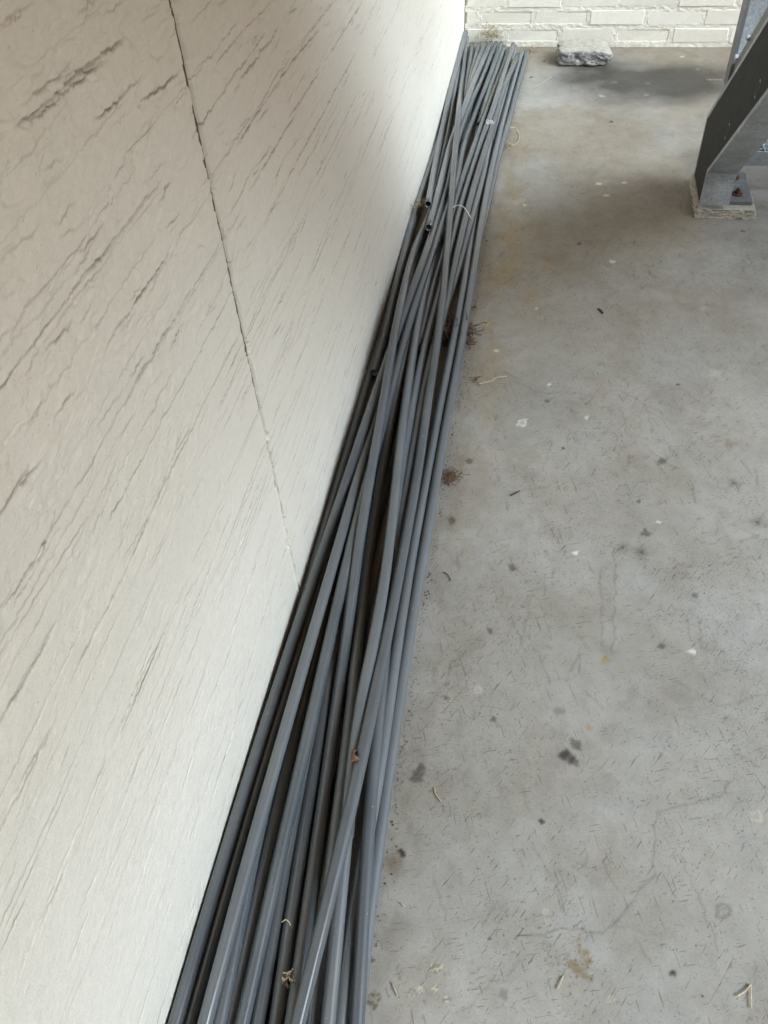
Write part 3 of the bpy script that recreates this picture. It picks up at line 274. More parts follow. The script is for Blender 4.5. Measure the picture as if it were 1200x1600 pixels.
# slow tone differences: grimy traffic wear, rusty tint far away, damp soot by the back wall
n1=fbm(X*2.2+3,Y*1.6,3,5); n2=fbm(X*5,Y*4.2,8,5)
paint(sm(.50,.66,n1)*.6,(.84,.81,.77)); paint(sm(.54,.68,n2)*.5,(.86,.83,.79)); paint(sm(.46,.36,n1)*.6,(1.10,1.08,1.05)); paint(sm(.55,.66,fbm(X*13,Y*11,15,4))*.5,(.86,.83,.78))
paint(sm(1.2,2.4,Y)*sm(.36,.58,fbm(X*3,Y*2.4,21,4))*.9,(.90,.84,.74))
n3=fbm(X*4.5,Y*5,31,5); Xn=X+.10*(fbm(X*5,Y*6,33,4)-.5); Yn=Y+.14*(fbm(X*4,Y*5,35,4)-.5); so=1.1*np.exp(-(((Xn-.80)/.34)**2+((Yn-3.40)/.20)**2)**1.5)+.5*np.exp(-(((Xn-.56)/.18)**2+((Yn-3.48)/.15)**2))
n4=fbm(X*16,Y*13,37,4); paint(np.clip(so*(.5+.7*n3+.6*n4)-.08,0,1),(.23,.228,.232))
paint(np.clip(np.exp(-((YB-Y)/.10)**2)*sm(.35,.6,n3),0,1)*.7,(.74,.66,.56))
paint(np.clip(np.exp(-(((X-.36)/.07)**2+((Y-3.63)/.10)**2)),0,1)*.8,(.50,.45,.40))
# grime line under the edge of the pipes
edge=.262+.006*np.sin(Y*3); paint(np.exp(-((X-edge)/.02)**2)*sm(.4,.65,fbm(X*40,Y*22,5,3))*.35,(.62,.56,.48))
sd=np.exp(-((X-.29)/.045)**2)*np.clip(np.exp(-((Y-2.25)/.55)**2)+.35*np.exp(-((Y-1.5)/.5)**2),0,1)*sm(.38,.62,fbm(X*26,Y*14,9,4))
sd2=np.exp(-((X-.36)/.07)**2-((Y-2.05)/.2)**2)*sm(.5,.68,fbm(X*24,Y*13,19,4)); paint(np.clip(sd+sd2,0,1)*.75,(1.02,.86,.58))
# scuffs and scratches
def stroke(pts,wd,k,c=(.42,.40,.38),wob=.0,seed=0):
    P=np.array(pts)
    for a,b in zip(P[:-1],P[1:]):
        L=np.linalg.norm(b-a)
        if L<1e-5: continue
        cx,cy=(a+b)/2; s_=patch(cx,cy,L/2+.012); xs=X[s_];ys_=Y[s_]
        if xs.size==0: continue
        d=(b-a)/L; t=(xs-a[0])*d[0]+(ys_-a[1])*d[1]; n=(xs-a[0])*-d[1]+(ys_-a[1])*d[0]
        if wob: n=n+wob*(vn(t*90,t*0+seed,seed)-.5)*2
        w_=max(wd,.9*.0022*(.55+.45*cy))
        m_=np.exp(-(n/w_)**2)*sm(-.004,.003,t)*sm(-.004,.003,L-t)*k*(.45+.75*vn(t*110,n*0+seed*1.7,seed+3))
        col[s_]=col[s_]*(1-np.clip(m_,0,1)[...,None])+col[s_]*np.array(c)*np.clip(m_,0,1)[...,None]
for i,cr in enumerate(CRACKS):
    stroke(cr[2:],cr[1]*.0005,cr[0]*.75,(.42,.39,.37),.003,i)
for i in range(1100):
    y=.15+3.3*random.random()**1.9; x=.28+random.random()*(.5+.12*y)
    if fbm(np.array([x*3.1]),np.array([y*2.3]),77,3)[0]<.42: continue
    a=random.gauss(1.15,.5) if random.random()<.6 else random.gauss(1.9,.45)
    L=random.choice((.004,.006,.008,.012,.02,.035))*random.uniform(.6,1.6)
    stroke([(x,y),(x+L*math.cos(a),y+L*math.sin(a))],random.uniform(.0005,.001),random.uniform(.2,.6),(.45,.42,.40),.001,i)
SC={'w':(2.1,2.05,2.0),'p':(1.28,1.26,1.24),'d':(.44,.43,.44),'h':(.42,.40,.38),'b':(.72,.66,.60),'g':(.68,.67,.67),'t':(.95,.82,.60),'o':(1.0,.84,.52),'k':(.2,.18,.17)}
for i,(x,y,R_,k) in enumerate(STAINS):
    R_=max(R_,.0042); s_=patch(x,y,R_*3.2+.006); xs=X[s_];ys_=Y[s_]
    if xs.size==0: continue
    an=np.arctan2(ys_-y,xs-x); d=np.hypot(xs-x,ys_-y)/R_
    d=d*(1+.75*(vn(np.cos(an)*1.4+7+i*3.7,np.sin(an)*1.4+7,i)-.5)+.5*(fbm((xs+i)*150,(ys_+i)*150,i,2)-.5))
    if k in SC:
        soft=.9 if k in 'hb' else .4
        m_=1-sm(1-soft,1+soft,d); c=SC[k]
        if k=='h': m_=np.maximum(m_*.5,1-sm(.25,.5,d))
        if k=='p': m_=m_*.8
    elif k in('wr','pr','gr'):
        m_=np.exp(-((d-.85)/.22)**2)+.3*(d<.85); c=(2.0,1.97,1.92) if k=='wr' else ((1.35,1.3,1.2) if k=='pr' else (.66,.64,.63))
    elif k=='o2':
        m_=(np.exp(-((d-.9)/.2)**2)+.8*np.exp(-((d-.45)/.16)**2)+.45*(d<.9))*sm(.35,.6,fbm(xs*60,ys_*60,3,3)); c=(.72,.60,.42)
    else:
        m_=(1-sm(.9,1.1,d)); q=fbm(xs*420,ys_*420,i,2); c0=np.array((1.55,1.5,1.36) if k=='m' else (.9,.86,.78))
        col[s_]=col[s_]*(1-m_[...,None])+col[s_]*(c0*(np.where(q>.5,1.,.5))[...,None])*m_[...,None]; continue
    m_=np.clip(m_,0,1); col[s_]=col[s_]*(1-m_[...,None])+col[s_]*np.array(c)*m_[...,None]
Z=.0016*(fbm(X*1.3,Y*1.3,4,3)-.5)+.0005*(fbm(X*30,Y*30,14,2)-.5)
Z=Z-Z.max()
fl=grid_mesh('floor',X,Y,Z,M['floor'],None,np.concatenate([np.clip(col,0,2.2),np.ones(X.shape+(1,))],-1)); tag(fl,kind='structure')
# ground outside the covered walk, lower by a step
gr=boxobj('ground',(-60,60,-60,60,-.30,-.16),M['paving']); tag(gr,kind='structure')
kb=boxobj('floor_edge',(1.90,2.02,-4,YB+.02,-.17,-.004),M['mortar']); tag(kb,kind='structure')
# ------------------------------------------------------------------ rendered wall on the left
CRS=.0667
yw=axis([(-4,.0,20),(.0,.86,340),(.86,.886,26),(.886,2.0,270),(2.0,YB+.01,190)])
zw=axis([(-.03,.0,2),(.0,1.10,900),(1.10,2.46,34)])
Yw,Zw=np.meshgrid(yw,zw)
H=.0014*(fbm(Yw*3.2,Zw*5,41,3)-.5)+.0006*(fbm(Yw*22,Zw*34,43,3)-.5)+(.0007+.0007*sm(.6,1.0,Zw))*(fbm(Yw*95,Zw*150,45,2)-.5)
up=sm(.45,1.0,Zw)*sm(2.2,1.0,Yw)            # coarser, torn plaster higher up
for sc,sd_,am in ((17,51,.0016),(9,53,.0014),(30,57,.0011)):
    pt=fbm(Yw*sc,Zw*sc*1.7+sd_,sd_,4); H+=-am*(.12+up)*sm(.585,.605,pt)
GROOVE_DARK=np.zeros_like(Yw)  # brownish darkening along the grooves and the lower joint
def wline(pts,dep,wd,seed,rag=1.,stp=.10):
    P=np.array(pts); o=np.argsort(P[:,0]); P=P[o]; y0,y1=P[0,0],P[-1,0]
    i0,i1=np.searchsorted(yw,[y0-.01,y1+.01]); zc=P[:,1].mean(); j0,j1=np.searchsorted(zw,[zc-.05,zc+.05])
    if i1<=i0 or j1<=j0: return
    ys_=Yw[j0:j1,i0:i1]; zs=Zw[j0:j1,i0:i1]
    c=np.interp(ys_,P[:,0],P[:,1])+.004*(fbm(ys_*14,ys_*0+seed,seed,3)-.5)*rag+(.0026*(vn(ys_*150,ys_*0+seed,seed+1)-.5)+.0016*(vn(ys_*380,ys_*0+seed,seed+4)-.5))*rag
    tp=np.clip(np.minimum(ys_-y0,y1-ys_)/.03,0,1)**.7; amp=tp*(.35+1.0*vn(ys_*28,ys_*0+seed,seed+2))
    d=zs-c; w_=wd*(.6+.8*vn(ys_*40,ys_*0,seed+5))
    g=-(.5*dep if seed>=300 else dep)*amp*np.exp(-(d/w_)**2)
    g+=dep*stp*amp*np.where(d>0,np.exp(-d/.03),0)*sm(0,.0014,d)
    H[j0:j1,i0:i1]+=g
    GROOVE_DARK[j0:j1,i0:i1]=np.maximum(GROOVE_DARK[j0:j1,i0:i1],np.exp(-(d/(w_*.92))**4)*tp*np.clip(dep/.0030,0,1)*(.35+.9*vn(ys_*33,ys_*0+seed,seed+9)))
for i,wl in enumerate(WALL_LINES): wline(wl[2:],wl[0]*.0019,wl[1]*.00050,100+i)
for k in range(1,17):                        # brick beds showing through the thin render
    z=k*CRS; y=.05
    while y<3.7:
        L=random.uniform(.08,.55)
        if random.random()<.78: wline([(y,z+random.gauss(0,.004)),(y+L,z+random.gauss(0,.004))],random.uniform(.0006,.0034),random.uniform(.0010,.0016),300+k*40+int(y*9))
        y+=L+random.uniform(.02,.25)
for i in range(700):
    z=random.uniform(.02,1.05); y=random.uniform(.05,3.6); L=random.uniform(.012,.07)
    wline([(y,z),(y+L,z+random.gauss(0,.005))],random.uniform(.0004,.0028),random.uniform(.0008,.0013),900+i,1.,.0)
for i in range(260):                         # long hairline trowel drags
    z=random.uniform(.05,1.06); y=random.uniform(.1,2.9); L=random.uniform(.08,.42)
    wline([(y,z),(y+L*.5,z+random.gauss(0,.004)),(y+L,z+random.gauss(0,.006))],random.uniform(.0007,.0024),random.uniform(.0008,.0012),2300+i,1.,.0)
for i in range(420):                         # short gouges, thickest on the upper wall
    z=.42+.66*random.random()**.8; y=random.uniform(.35,2.6); L=random.uniform(.008,.06)
    wline([(y,z),(y+L,z+random.gauss(0,.006))],random.uniform(.0008,.0034),random.uniform(.0009,.0016),1700+i,1.4,.0)
# expansion joint: open higher up, choked with filler near the floor
jy=.8735+.0012*(fbm(Zw*9,Zw*0,61,3)-.5)+.0010*(vn(Zw*120,Zw*0,62)-.5)
open_=sm(.30,.52,Zw); d=np.abs(Yw-jy); hw=.0042+.0022*(vn(Zw*60,Zw*0,63)-.5)+.0012*open_
H+=-(.0045+.0225*open_)*(1-sm(hw*.85,hw*1.1,d))
H+=(1-open_)*.0030*np.exp(-((Yw-jy+.009)/.0035)**2)*vn(Zw*34,Zw*0,64)+.0012*np.exp(-((Yw-jy-.008)/.003)**2)*vn(Zw*70,Zw*0,65)
for (zc,yo,R_) in ((.56,.006,.010),(.40,.004,.007),(.165,-.008,.011),(.98,.008,.007),(.31,-.006,.007)):
    q=np.hypot((Yw-.8735-yo)/R_,(Zw-zc)/(R_*1.3)); q=q*(1+.5*(fbm(Yw*90,Zw*90,66,2)-.5)); H+=-.0045*(1-sm(.8,1.05,q))
H=np.where(Zw<.004,H*.3-.004,H)
GROOVE_DARK=np.maximum(GROOVE_DARK,(1-open_)*np.exp(-((Yw-jy-.0022)/.0018)**2)*(.45+.6*vn(Zw*45,Zw*0,67)))
GROOVE_DARK=np.clip(GROOVE_DARK,0,1)[...,None]; wcol=1-GROOVE_DARK*(1-np.array((.40,.355,.30)))
wallL=grid_mesh('rendered_wall',H,Yw,Zw,M['wall'],None,np.concatenate([wcol,np.ones(Yw.shape+(1,))],-1)); 
tag(wallL,'off white rendered wall with scratchy horizontal grooves, rising beside the pipes','wall')
jf=boxobj('joint_gap_strip',(-.06,-.0045,.866,.881,.30,2.45),M['gap_shade'],wallL)  # dark strip whose colour stands in for the shaded joint gap
bk=boxobj('wall_core',(-.30,-.031,-4,YB+.25,-.16,2.62),M['mortar'],wallL)
# ------------------------------------------------------------------ painted brick wall at the back
bw=empty('brick_wall',(.9,YB,0)); tag(bw,'cream painted brick wall closing off the far end','wall')
x0w,x1w=.003,1.274
xm=axis([(x0w,x1w,440)]); zm=axis([(-.02,.30,150),(.30,2.449,80)])
Xm,Zm=np.meshgrid(xm,zm)
# mortar bed with raised paint-clogged ridges along the joint edges
ph=Zm/.0655-.12; row=np.floor(ph); fr=ph-row; off=np.where(row%2==0,.3925,.2825); bxp=((Xm-off)/.2203)%1
dj=np.minimum(np.minimum(fr,1-fr)*.0655,np.minimum(bxp,1-bxp)*.2203)
Ym=-.002-.004*(fbm(Xm*60,Zm*90,71,3)-.45)*.8*(dj<.014)+.010*(dj>=.013)
Ym=Ym+.0
mb=grid_mesh('mortar_bed',Xm[:,::-1]-.9,Ym[:,::-1]*1.0,Zm[:,::-1],M['mortar'],bw)
boxobj('wall_core',(-1.18,.374,.012,.25,-.16,2.45),M['mortar'],bw)
def brick_mesh(seed,L,Hh,Dp=.06):
    rg=random.Random(seed); bm=bmesh.new(); box(bm,-L/2,L/2,0,Dp,-Hh/2,Hh/2)
    for v in bm.verts: v.co+=Vector((rg.uniform(-.003,.003),rg.uniform(-.0015,.0015),rg.uniform(-.002,.002)))
    bmesh.ops.bevel(bm,geom=bm.edges[:],offset=.003,segments=1,affect='EDGES')
    for v in bm.verts: v.co+=Vector((rg.uniform(-.0008,.0008),rg.uniform(-.0008,.0008),rg.uniform(-.0008,.0008)))
    me=bpy.data.meshes.new('brick'); bm.to_mesh(me); bm.free(); me.materials.append(M['brick']); return me
variants=[brick_mesh(s,.2085,.0545) for s in range(6)]; cutm={}
for rw in range(0,16):
    zc=(rw+.5+.12)*.0655; off=.3925 if rw%2==0 else .2825
    for k in range(-2,8):
        xa=off+k*.2203; xb=xa+.2203
        xa_=max(xa,.004); xb_=min(xb,x1w)
        if xb_-xa_<.03: continue
        if xb_-xa_<.219:
            key=round(xb_-xa_,3)
            if key not in cutm: cutm[key]=brick_mesh(50+len(cutm),xb_-xa_-.0118,.0545)
            me=cutm[key]
        else: me=random.choice(variants)
        b=bpy.data.objects.new('brick',me); b.location=((xa_+xb_)/2-.9+random.uniform(-.001,.001),-.0030+random.uniform(-.0007,.0007),zc+random.uniform(-.001,.001)); b.rotation_euler=(0,random.gauss(0,.004),0); link(b,bw)
# ------------------------------------------------------------------ slab overhead
bm=bmesh.new(); a_=[bm.verts.new((x,y,2.45)) for x,y in ((-.30,-4),(SLAB_X,-4),(SLAB_X,.3),(1.40,3.0),(1.40,YB+.25),(-.30,YB+.25))]; c_=[bm.verts.new((v.co.x,v.co.y,2.63)) for v in a_]; bm.faces.new(a_[::-1]); bm.faces.new(c_); [bm.faces.new((a_[i],a_[(i+1)%6],c_[(i+1)%6],c_[i])) for i in range(6)]   # unseen slab, edge cut back so more light reaches the far end
sl=bmobj('ceiling',bm,M['soffit']); tag(sl,kind='structure')
# ------------------------------------------------------------------ unseen block added across the yard: hides the low sky from the walk
hs=empty('sky_blocker',(10.5,-6.5,-.16)); tag(hs,'unseen brown block added across the yard to hide the low sky','sky blocker')
boxobj('wall',(-1.5,3,-8.5,7.5,0,5.0),M['paving'],hs)
bm=bmesh.new(); prism(bm,[(-8.8,5.0),(7.8,5.0),(7.8,5.15),(-8.8,5.15)],-1.8,3.2); bmobj('blocker_top',bm,M['dirt'],hs)
# ------------------------------------------------------------------ steel stair rising towards the camera
st=empty('steel_staircase',(.873,2.47,0)); tag(st,'galvanised steel staircase with channel stringer standing on a grouted base plate','staircase')
OX,OY=.873,2.47
def sp(name,bm,mat,sm_=False,par=None):
    bmesh.ops.recalc_face_normals(bm,faces=bm.faces[:])
    for v in bm.verts: v.co-=Vector((OX,OY,0))
    return bmobj(name,bm,mat,par or st,sm_)
TA=math.tan(math.radians(41)); ZT=2.40
def stringer(xa,sgn):
    # near (lower) edge and far (upper) edge of the channel in the y,z plane
    n0=[(2.376,.037),(2.376,.130)]; n1=(2.376-(ZT-.130)/TA,ZT)
    f0=[(2.572,.037),(2.572,.207)]; f1=(2.572-(ZT-.207)/TA,ZT)
    t=.012
    bm=bmesh.new(); prism(bm,[n0[0],n0[1],n1,f1,f0[1],f0[0]],xa,xa+sgn*.009); web=sp('stringer_web',bm,M['web'])  # shade on the web's left side is put into its dark colour
    def strip(name,a,b,c,off,x0,x1):
        s_=off/abs(off); dx=t*s_
        nrm=(math.sin(math.radians(41))*t*s_,math.cos(math.radians(41))*t*s_)
        bm=bmesh.new(); prism(bm,[a,b,c,(c[0]+nrm[0],c[1]+nrm[1]),(b[0]+dx,b[1]+.37*dx),(a[0]+dx,a[1])],x0,x1); return sp(name,bm,M['galv'])
    e=.0025
    strip('stringer_flange',(2.376-e,.037),(2.376-e,.130),(n1[0]-e,n1[1]),1,xa+sgn*.0005-sgn*.001,xa+sgn*.080)
    strip('stringer_flange',(2.572+e,.037),(2.572+e,.207),(f1[0]+e,f1[1]),-1,xa+sgn*.0005-sgn*.001,xa+sgn*.080)
    # slotted holes for the treads
    for k in range(12):
        y=2.245-k*.207; z=.300+k*.18
        if z>ZT-.1: break
        for dy,dz in ((0,0),):
            bm=bmesh.new(); th=np.linspace(0,2*math.pi,14,endpoint=False)
            ca,sa=math.cos(math.radians(118)),math.sin(math.radians(118))
            poly=[]
            for q in th:
                a_=.0085*math.cos(q)+(.010 if math.cos(q)>0 else -.010); b_=.0085*math.sin(q); poly.append((y+dy+a_*ca-b_*sa,z+dz+a_*sa+b_*ca))
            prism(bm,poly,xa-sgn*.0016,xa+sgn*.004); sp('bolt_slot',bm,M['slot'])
            bm=bmesh.new(); pc=np.mean(poly,axis=0); prism(bm,[tuple(pc+(np.array(q)-pc)*1.3) for q in poly],xa-sgn*.0008,xa+sgn*.003); sp('slot_rim',bm,M['steel'])
stringer(.833,1); stringer(1.74,-1)
bm=bmesh.new(); box(bm,.836,.984,2.402,2.588,.024,.036); bmesh.ops.bevel(bm,geom=bm.edges[:],offset=.0015,segments=1,affect='EDGES'); sp('base_plate',bm,M['steel'])
def grout(x0,x1,y0,y1,h,seed):
    bm=bmesh.new(); box(bm,x0,x1,y0,y1,-.003,h); bmesh.ops.subdivide_edges(bm,edges=bm.edges[:],cuts=15,use_grid_fill=True)
    rg=random.Random(seed)
    for v in bm.verts:
        k=1-v.co.z/h*.8
        v.co.x+=(-1 if v.co.x<(x0+x1)/2 else 1)*.007*k*(abs(v.co.x-(x0+x1)/2)>(x1-x0)*.48)+rg.uniform(-.003,.003)
        v.co.y+=(-1 if v.co.y<(y0+y1)/2 else 1)*.005*k*(abs(v.co.y-(y0+y1)/2)>(y1-y0)*.48)+rg.uniform(-.003,.003)
        if v.co.z<h*.99: v.co.z+=rg.uniform(-.0025,.0025)
    sp('grout_bed',bm,M['grout'],False)
grout(.835,.988,2.374,2.592,.0245,3); grout(1.58,1.746,2.368,2.596,.0245,4)
bm=bmesh.new(); box(bm,1.588,1.738,2.366,2.588,.024,.036); sp('base_plate',bm,M['steel'])
def bolt(x,y,z):
    bm=bmesh.new(); bmesh.ops.create_cone(bm,cap_ends=True,segments=6,radius1=.009,radius2=.009,depth=.009,matrix=Matrix.Translation((x,y,z+.006)))
    bmesh.ops.create_cone(bm,cap_ends=True,segments=14,radius1=.016,radius2=.016,depth=.003,matrix=Matrix.Translation((x,y,z+.0015)))
    bmesh.ops.create_cone(bm,cap_ends=True,segments=10,radius1=.005,radius2=.0045,depth=.010,matrix=Matrix.Translation((x,y,z+.013)))
    sp('anchor_bolt',bm,M['rust'])
bolt(.944,2.445,.0365); bolt(.944,2.545,.0365); bolt(1.63,2.445,.0365); bolt(1.63,2.545,.0365)
# edge plate standing on the upper flange and the hand rail post behind it
bm=bmesh.new(); pz=.085/math.cos(math.radians(41)); a0=2.44; prism(bm,[(a0,.207+(2.572-a0)*TA+.006),(a0-1.9,.207+(2.572-a0+1.9)*TA+.006),(a0-1.9,.207+(2.572-a0+1.9)*TA+pz),(a0,.207+(2.572-a0)*TA+pz*.45)],.8405,.8465); sp('edge_plate',bm,M['steel'])
bm=bmesh.new(); box(bm,.833,.8415,2.400,2.452,.345,1.75); sp('handrail_post',bm,M['steel'])
bm=bmesh.new(); box(bm,.8415,.905,2.400,2.408,.345,1.75); sp('handrail_post',bm,M['galv'])
for (y,z) in ((2.385,.428),(2.30,.50)):
    bm=bmesh.new(); bmesh.ops.create_cone(bm,cap_ends=True,segments=8,radius1=.007,radius2=.006,depth=.008,matrix=Matrix.Translation((.838,y,z))@Matrix.Rotation(math.pi/2,4,'Y')); sp('bolt_head',bm,M['galv'])
for k in range(11):                          # open grating treads
    z=.118+k*.18; y0=2.535-k*.207; y1=y0+(.215 if k==0 else .130)
    t=empty('tread',(0,0,0)); t.parent=st
    bm=bmesh.new(); xa=.925 if k==0 else .8425; box(bm,xa,1.7305,y0,y0+.004,z-.038,z+.004); box(bm,xa,1.7305,y1-.004,y1,z-.038,z+.004); sp('tread_rim',bm,M['galv'],False,t)
    bm=bmesh.new()
    for j in range(1,7 if k==0 else 4): box(bm,xa,1.730,y0+j*.031-.0015,y0+j*.031+.0015,z-.026,z+.0)
    for j in range(1 if k else 3,26): box(bm,.8425+j*.034-.0012,.8425+j*.034+.0012,y0+.004,y1-.004,z-.012,z+.002)
    g=sp('tread_grating',bm,M['galv'],False,t)
# ------------------------------------------------------------------ the pipes
PD=.0198
LAB={
'F0':'grey conduit pipe on the floor under the pile, nearest the wall of the buried ones','F1':'grey conduit pipe on the floor under the middle of the pile','F2':'grey conduit pipe on the floor under the right half of the pile',
'P0':'dark shaded grey conduit pipe lying tight along the foot of the rendered wall','Q6':'grey conduit pipe on the floor showing as outermost only at the far end',
'P12':'outermost grey conduit pipe along the bare concrete, right edge of the pile in the middle','P15':'grey conduit pipe second from the concrete edge along the middle of the pile',
'P22':'low grey conduit pipe in the shaded gap beside the dirt near mid pile','P24':'grey conduit pipe at the right edge at the bottom, crossing inwards under the top pipe',
'P4d':'deep shaded grey conduit pipe in the black gap between second and third near pipes','Pa':'shaded grey conduit pipe low between two bright pipes at the bottom middle','P2':'half hidden grey conduit pipe just right of the leftmost near pipe',
'P3b':'grey conduit pipe tucked under the third near pipe at bottom left','P5b':'grey conduit pipe tucked under the bright fourth near pipe','P14':'shaded grey conduit pipe beside the brown leaf, dipping under the crossing pipe',
'E1':'grey conduit pipe along the wall whose open end shows halfway up the pile','P23':'grey conduit pipe diving left under the top pipe beyond the cable tie','P21':'grey conduit pipe with pale fluff on it near the far end',
'P16':'grey conduit pipe with straw bits, right of the crossing pipe at the bottom','P3':'third grey conduit pipe from the wall at the bottom, bright along its ridge','P19':'bright fourth grey conduit pipe at the bottom, slanting under the top pipe','T6':'thin showing grey conduit pipe low among the far ends under the dry grass','T9b':'grey conduit pipe low between two others near the right of the far ends','T4':'short showing grey conduit pipe at the far end beside the far corner','T5':'grey conduit pipe at the far end just left of the dry grass nest',
'P1':'leftmost grey conduit pipe at the bottom, bright, next to the wall','E3':'grey conduit pipe with the lower of two open ends two thirds up','P7':'grey conduit pipe lying on top from bottom centre to the wall side','P8':'topmost grey conduit pipe crossing the pile from bottom centre to far corner',
'E2':'grey conduit pipe on top against the wall with the upper of two open ends'}
for n,pts in PILE.items():
    path=catmull(pts,3); ns=16; ro=PD/2; ri=ro-.0016
    Rg=rings(path,ro,ns); m=len(Rg); v=[tuple(p) for p in Rg.reshape(-1,3)]; f=[]
    for i in range(m-1):
        for j in range(ns): k=(j+1)%ns; f.append((i*ns+j,i*ns+k,(i+1)*ns+k,(i+1)*ns+j))
    for (i0,stp,flip) in ((0,1,0),(m-1,-1,1)):        # bore at each open end
        base=len(v); idx=[i0+stp*k for k in range(5)]; ir=rings(path,ri,ns)[idx]; v+=[tuple(p) for p in ir.reshape(-1,3)]
        for j in range(ns):
            k=(j+1)%ns; q=(i0*ns+j,base+j,base+k,i0*ns+k); f.append(q if not flip else q[::-1])
        for i in range(4):
            for j in range(ns):
                k=(j+1)%ns; q=(base+i*ns+j,base+(i+1)*ns+j,base+(i+1)*ns+k,base+i*ns+k); f.append(q if not flip else q[::-1])
        q=tuple(base+4*ns+j for j in range(ns)); f.append(q if flip else q[::-1])
    c=np.array(pts[0]); vv=[(a-c[0],b-c[1],d-c[2]) for a,b,d in v]
    o=meshobj('conduit_pipe',vv,f,M['pipe'],None,True); o.location=c
    tag(o,LAB[n],'pipe','grey conduit pipes heaped along the wall')
# ------------------------------------------------------------------ broken paving stone
def stone():
    bm=bmesh.new(); bmesh.ops.create_cube(bm,size=1); bmesh.ops.subdivide_edges(bm,edges=bm.edges[:],cuts=23,use_grid_fill=True)
    for v in bm.verts:
        p=np.array(v.co); q=np.sign(p)*.5*(1-(1-np.abs(p)*2)**1.0)
        r_=(abs(p[0]*2)**7+abs(p[1]*2)**7+abs(p[2]*2)**9)**(1/7); p=p/max(r_,1e-6)*max(abs(p*2))        # rounded block
        X_,Y_,Z_=p[0]*.205,p[1]*.140,p[2]*.058
        n=fbm(np.array([X_*28+Z_*33+4]),np.array([Y_*28-Z_*41+7]),5,4)[0]-.5; n2=fbm(np.array([X_*70+Z_*60]),np.array([Y_*70+Z_*80]),9,3)[0]-.5
        k=np.array([p[0]*.9,p[1]*.9,p[2]*.7]); k/=max(np.linalg.norm(k),1e-6)
        X_+=k[0]*(.024*n+.012*n2); Y_+=k[1]*(.018*n+.014*n2); Z_+=k[2]*(.008*n+.006*n2)
        if v.co.x>.25: Z_-=.010*(v.co.x-.25)*4*(v.co.z>0)
        v.co=(X_,Y_,max(Z_,-.029))
    bmesh.ops.recalc_face_normals(bm,faces=bm.faces[:])
    for f_ in bm.faces: f_.material_index=1 if f_.normal.z>.75 else 0
    o=bmobj('paving_stone',bm,[M['granite'],M['dust']],None,True); o.location=(.493,3.612,.0285); o.rotation_euler=(0,0,.03)
    tag(o,'chunk of broken grey granite paving stone lying before the brick wall','stone')
stone()
# ------------------------------------------------------------------ litter
def strand(name,pts,rad,mat,label,cat,sub=5,group=None):
    v,f=tube_vf(catmull(pts,sub),rad,6); o=meshobj(name,v,f,mat,None,True); return tag(o,label,cat,group)
def leaf(name,loc,size,label,rot,seed=0,curl=.5,mat='leaf'):
    rg=np.random.default_rng(seed); n=13; u=np.linspace(-1,1,n); U,V=np.meshgrid(u,u); wdt=np.sqrt(np.clip(1-U**2,0,1))*.45*(1+.25*np.sin(U*9+seed))
    Xl=U*size; Yl=V*wdt*size; Zl=size*curl*(V**2*.5+.35*np.sin(U*2.2+seed))+size*.35*(fbm(U*2+9,V*2+seed,seed,3)-.5)
    Zl-=Zl.min(); pts=np.stack([Xl,Yl,Zl],-1).reshape(-1,3); idx=np.arange(n*n).reshape(n,n)
    f=[(int(idx[i,j]),int(idx[i,j+1]),int(idx[i+1,j+1]),int(idx[i+1,j])) for i in range(n-1) for j in range(n-1)]
    o=meshobj(name,[tuple(p) for p in pts],f,M[mat],None,True); md=o.modifiers.new('thick','SOLIDIFY'); md.thickness=.0005
    o.location=loc; o.rotation_euler=rot; return tag(o,label,'leaf')
def clump(name,loc,R_,n,label,cat,mats=('leaf','straw'),flat=.5,seed=0,rad=.0005,group=None):
    rg=random.Random(seed); v=[];f=[]
    for i in range(n):
        p=[Vector((rg.gauss(0,R_*.4),rg.gauss(0,R_*.4),abs(rg.gauss(0,R_*.3*flat))+.001))]; d=Vector((rg.gauss(0,1),rg.gauss(0,1),rg.gauss(0,flat*.6))).normalized()
        for k in range(4):
            d=(d+Vector((rg.gauss(0,.6),rg.gauss(0,.6),rg.gauss(0,.35*flat)))).normalized(); q=p[-1]+d*R_*.28; q.z=max(q.z,.0008); p.append(q)
        a,b=tube_vf(np.array([tuple(x) for x in p]),rad*rg.uniform(.6,1.6),4,True,len(v)); v+=a; f+=b
    for i in range(0 if name=='fluff' else n//3):  # crumbs
        c=Vector((rg.gauss(0,R_*.45),rg.gauss(0,R_*.45),abs(rg.gauss(0,R_*.15))+.0008)); s_=R_*rg.uniform(.06,.18); b0=len(v)
        v+=[tuple(c+Vector((rg.uniform(-1,1),rg.uniform(-1,1),rg.uniform(-.3,.7)))*s_) for _ in range(4)]; f+=[(b0,b0+1,b0+2),(b0,b0+2,b0+3),(b0,b0+3,b0+1),(b0+1,b0+3,b0+2)]
    o=meshobj(name,v,f,M[mats[0]],None,False); o.data.materials.append(M[mats[-1]])
    for i,pl in enumerate(o.data.polygons): pl.material_index=1 if (i//17)%3==0 else 0
    o.location=loc; return tag(o,label,cat,group)
strand('dry_twig',DEB['twig'],.0013,M['straw'],'pale forked dry twig lying on the concrete beside the pipes','twig')
clump('plant_tuft',DEB['clump'],.012,26,'small brown tuft of dry plant at the end of the forked twig','plant litter',seed=2)
strand('straw_loop',DEB['ring'],.0011,M['straw'],'thin dry straw bent in a loop by the far pipes','straw')
clump('plant_tuft',(DEB['brown2'][4][0],DEB['brown2'][4][1],0),.016,30,'golden brown tuft of litter under the straw loop','plant litter',('straw','leaf'),1.,4)
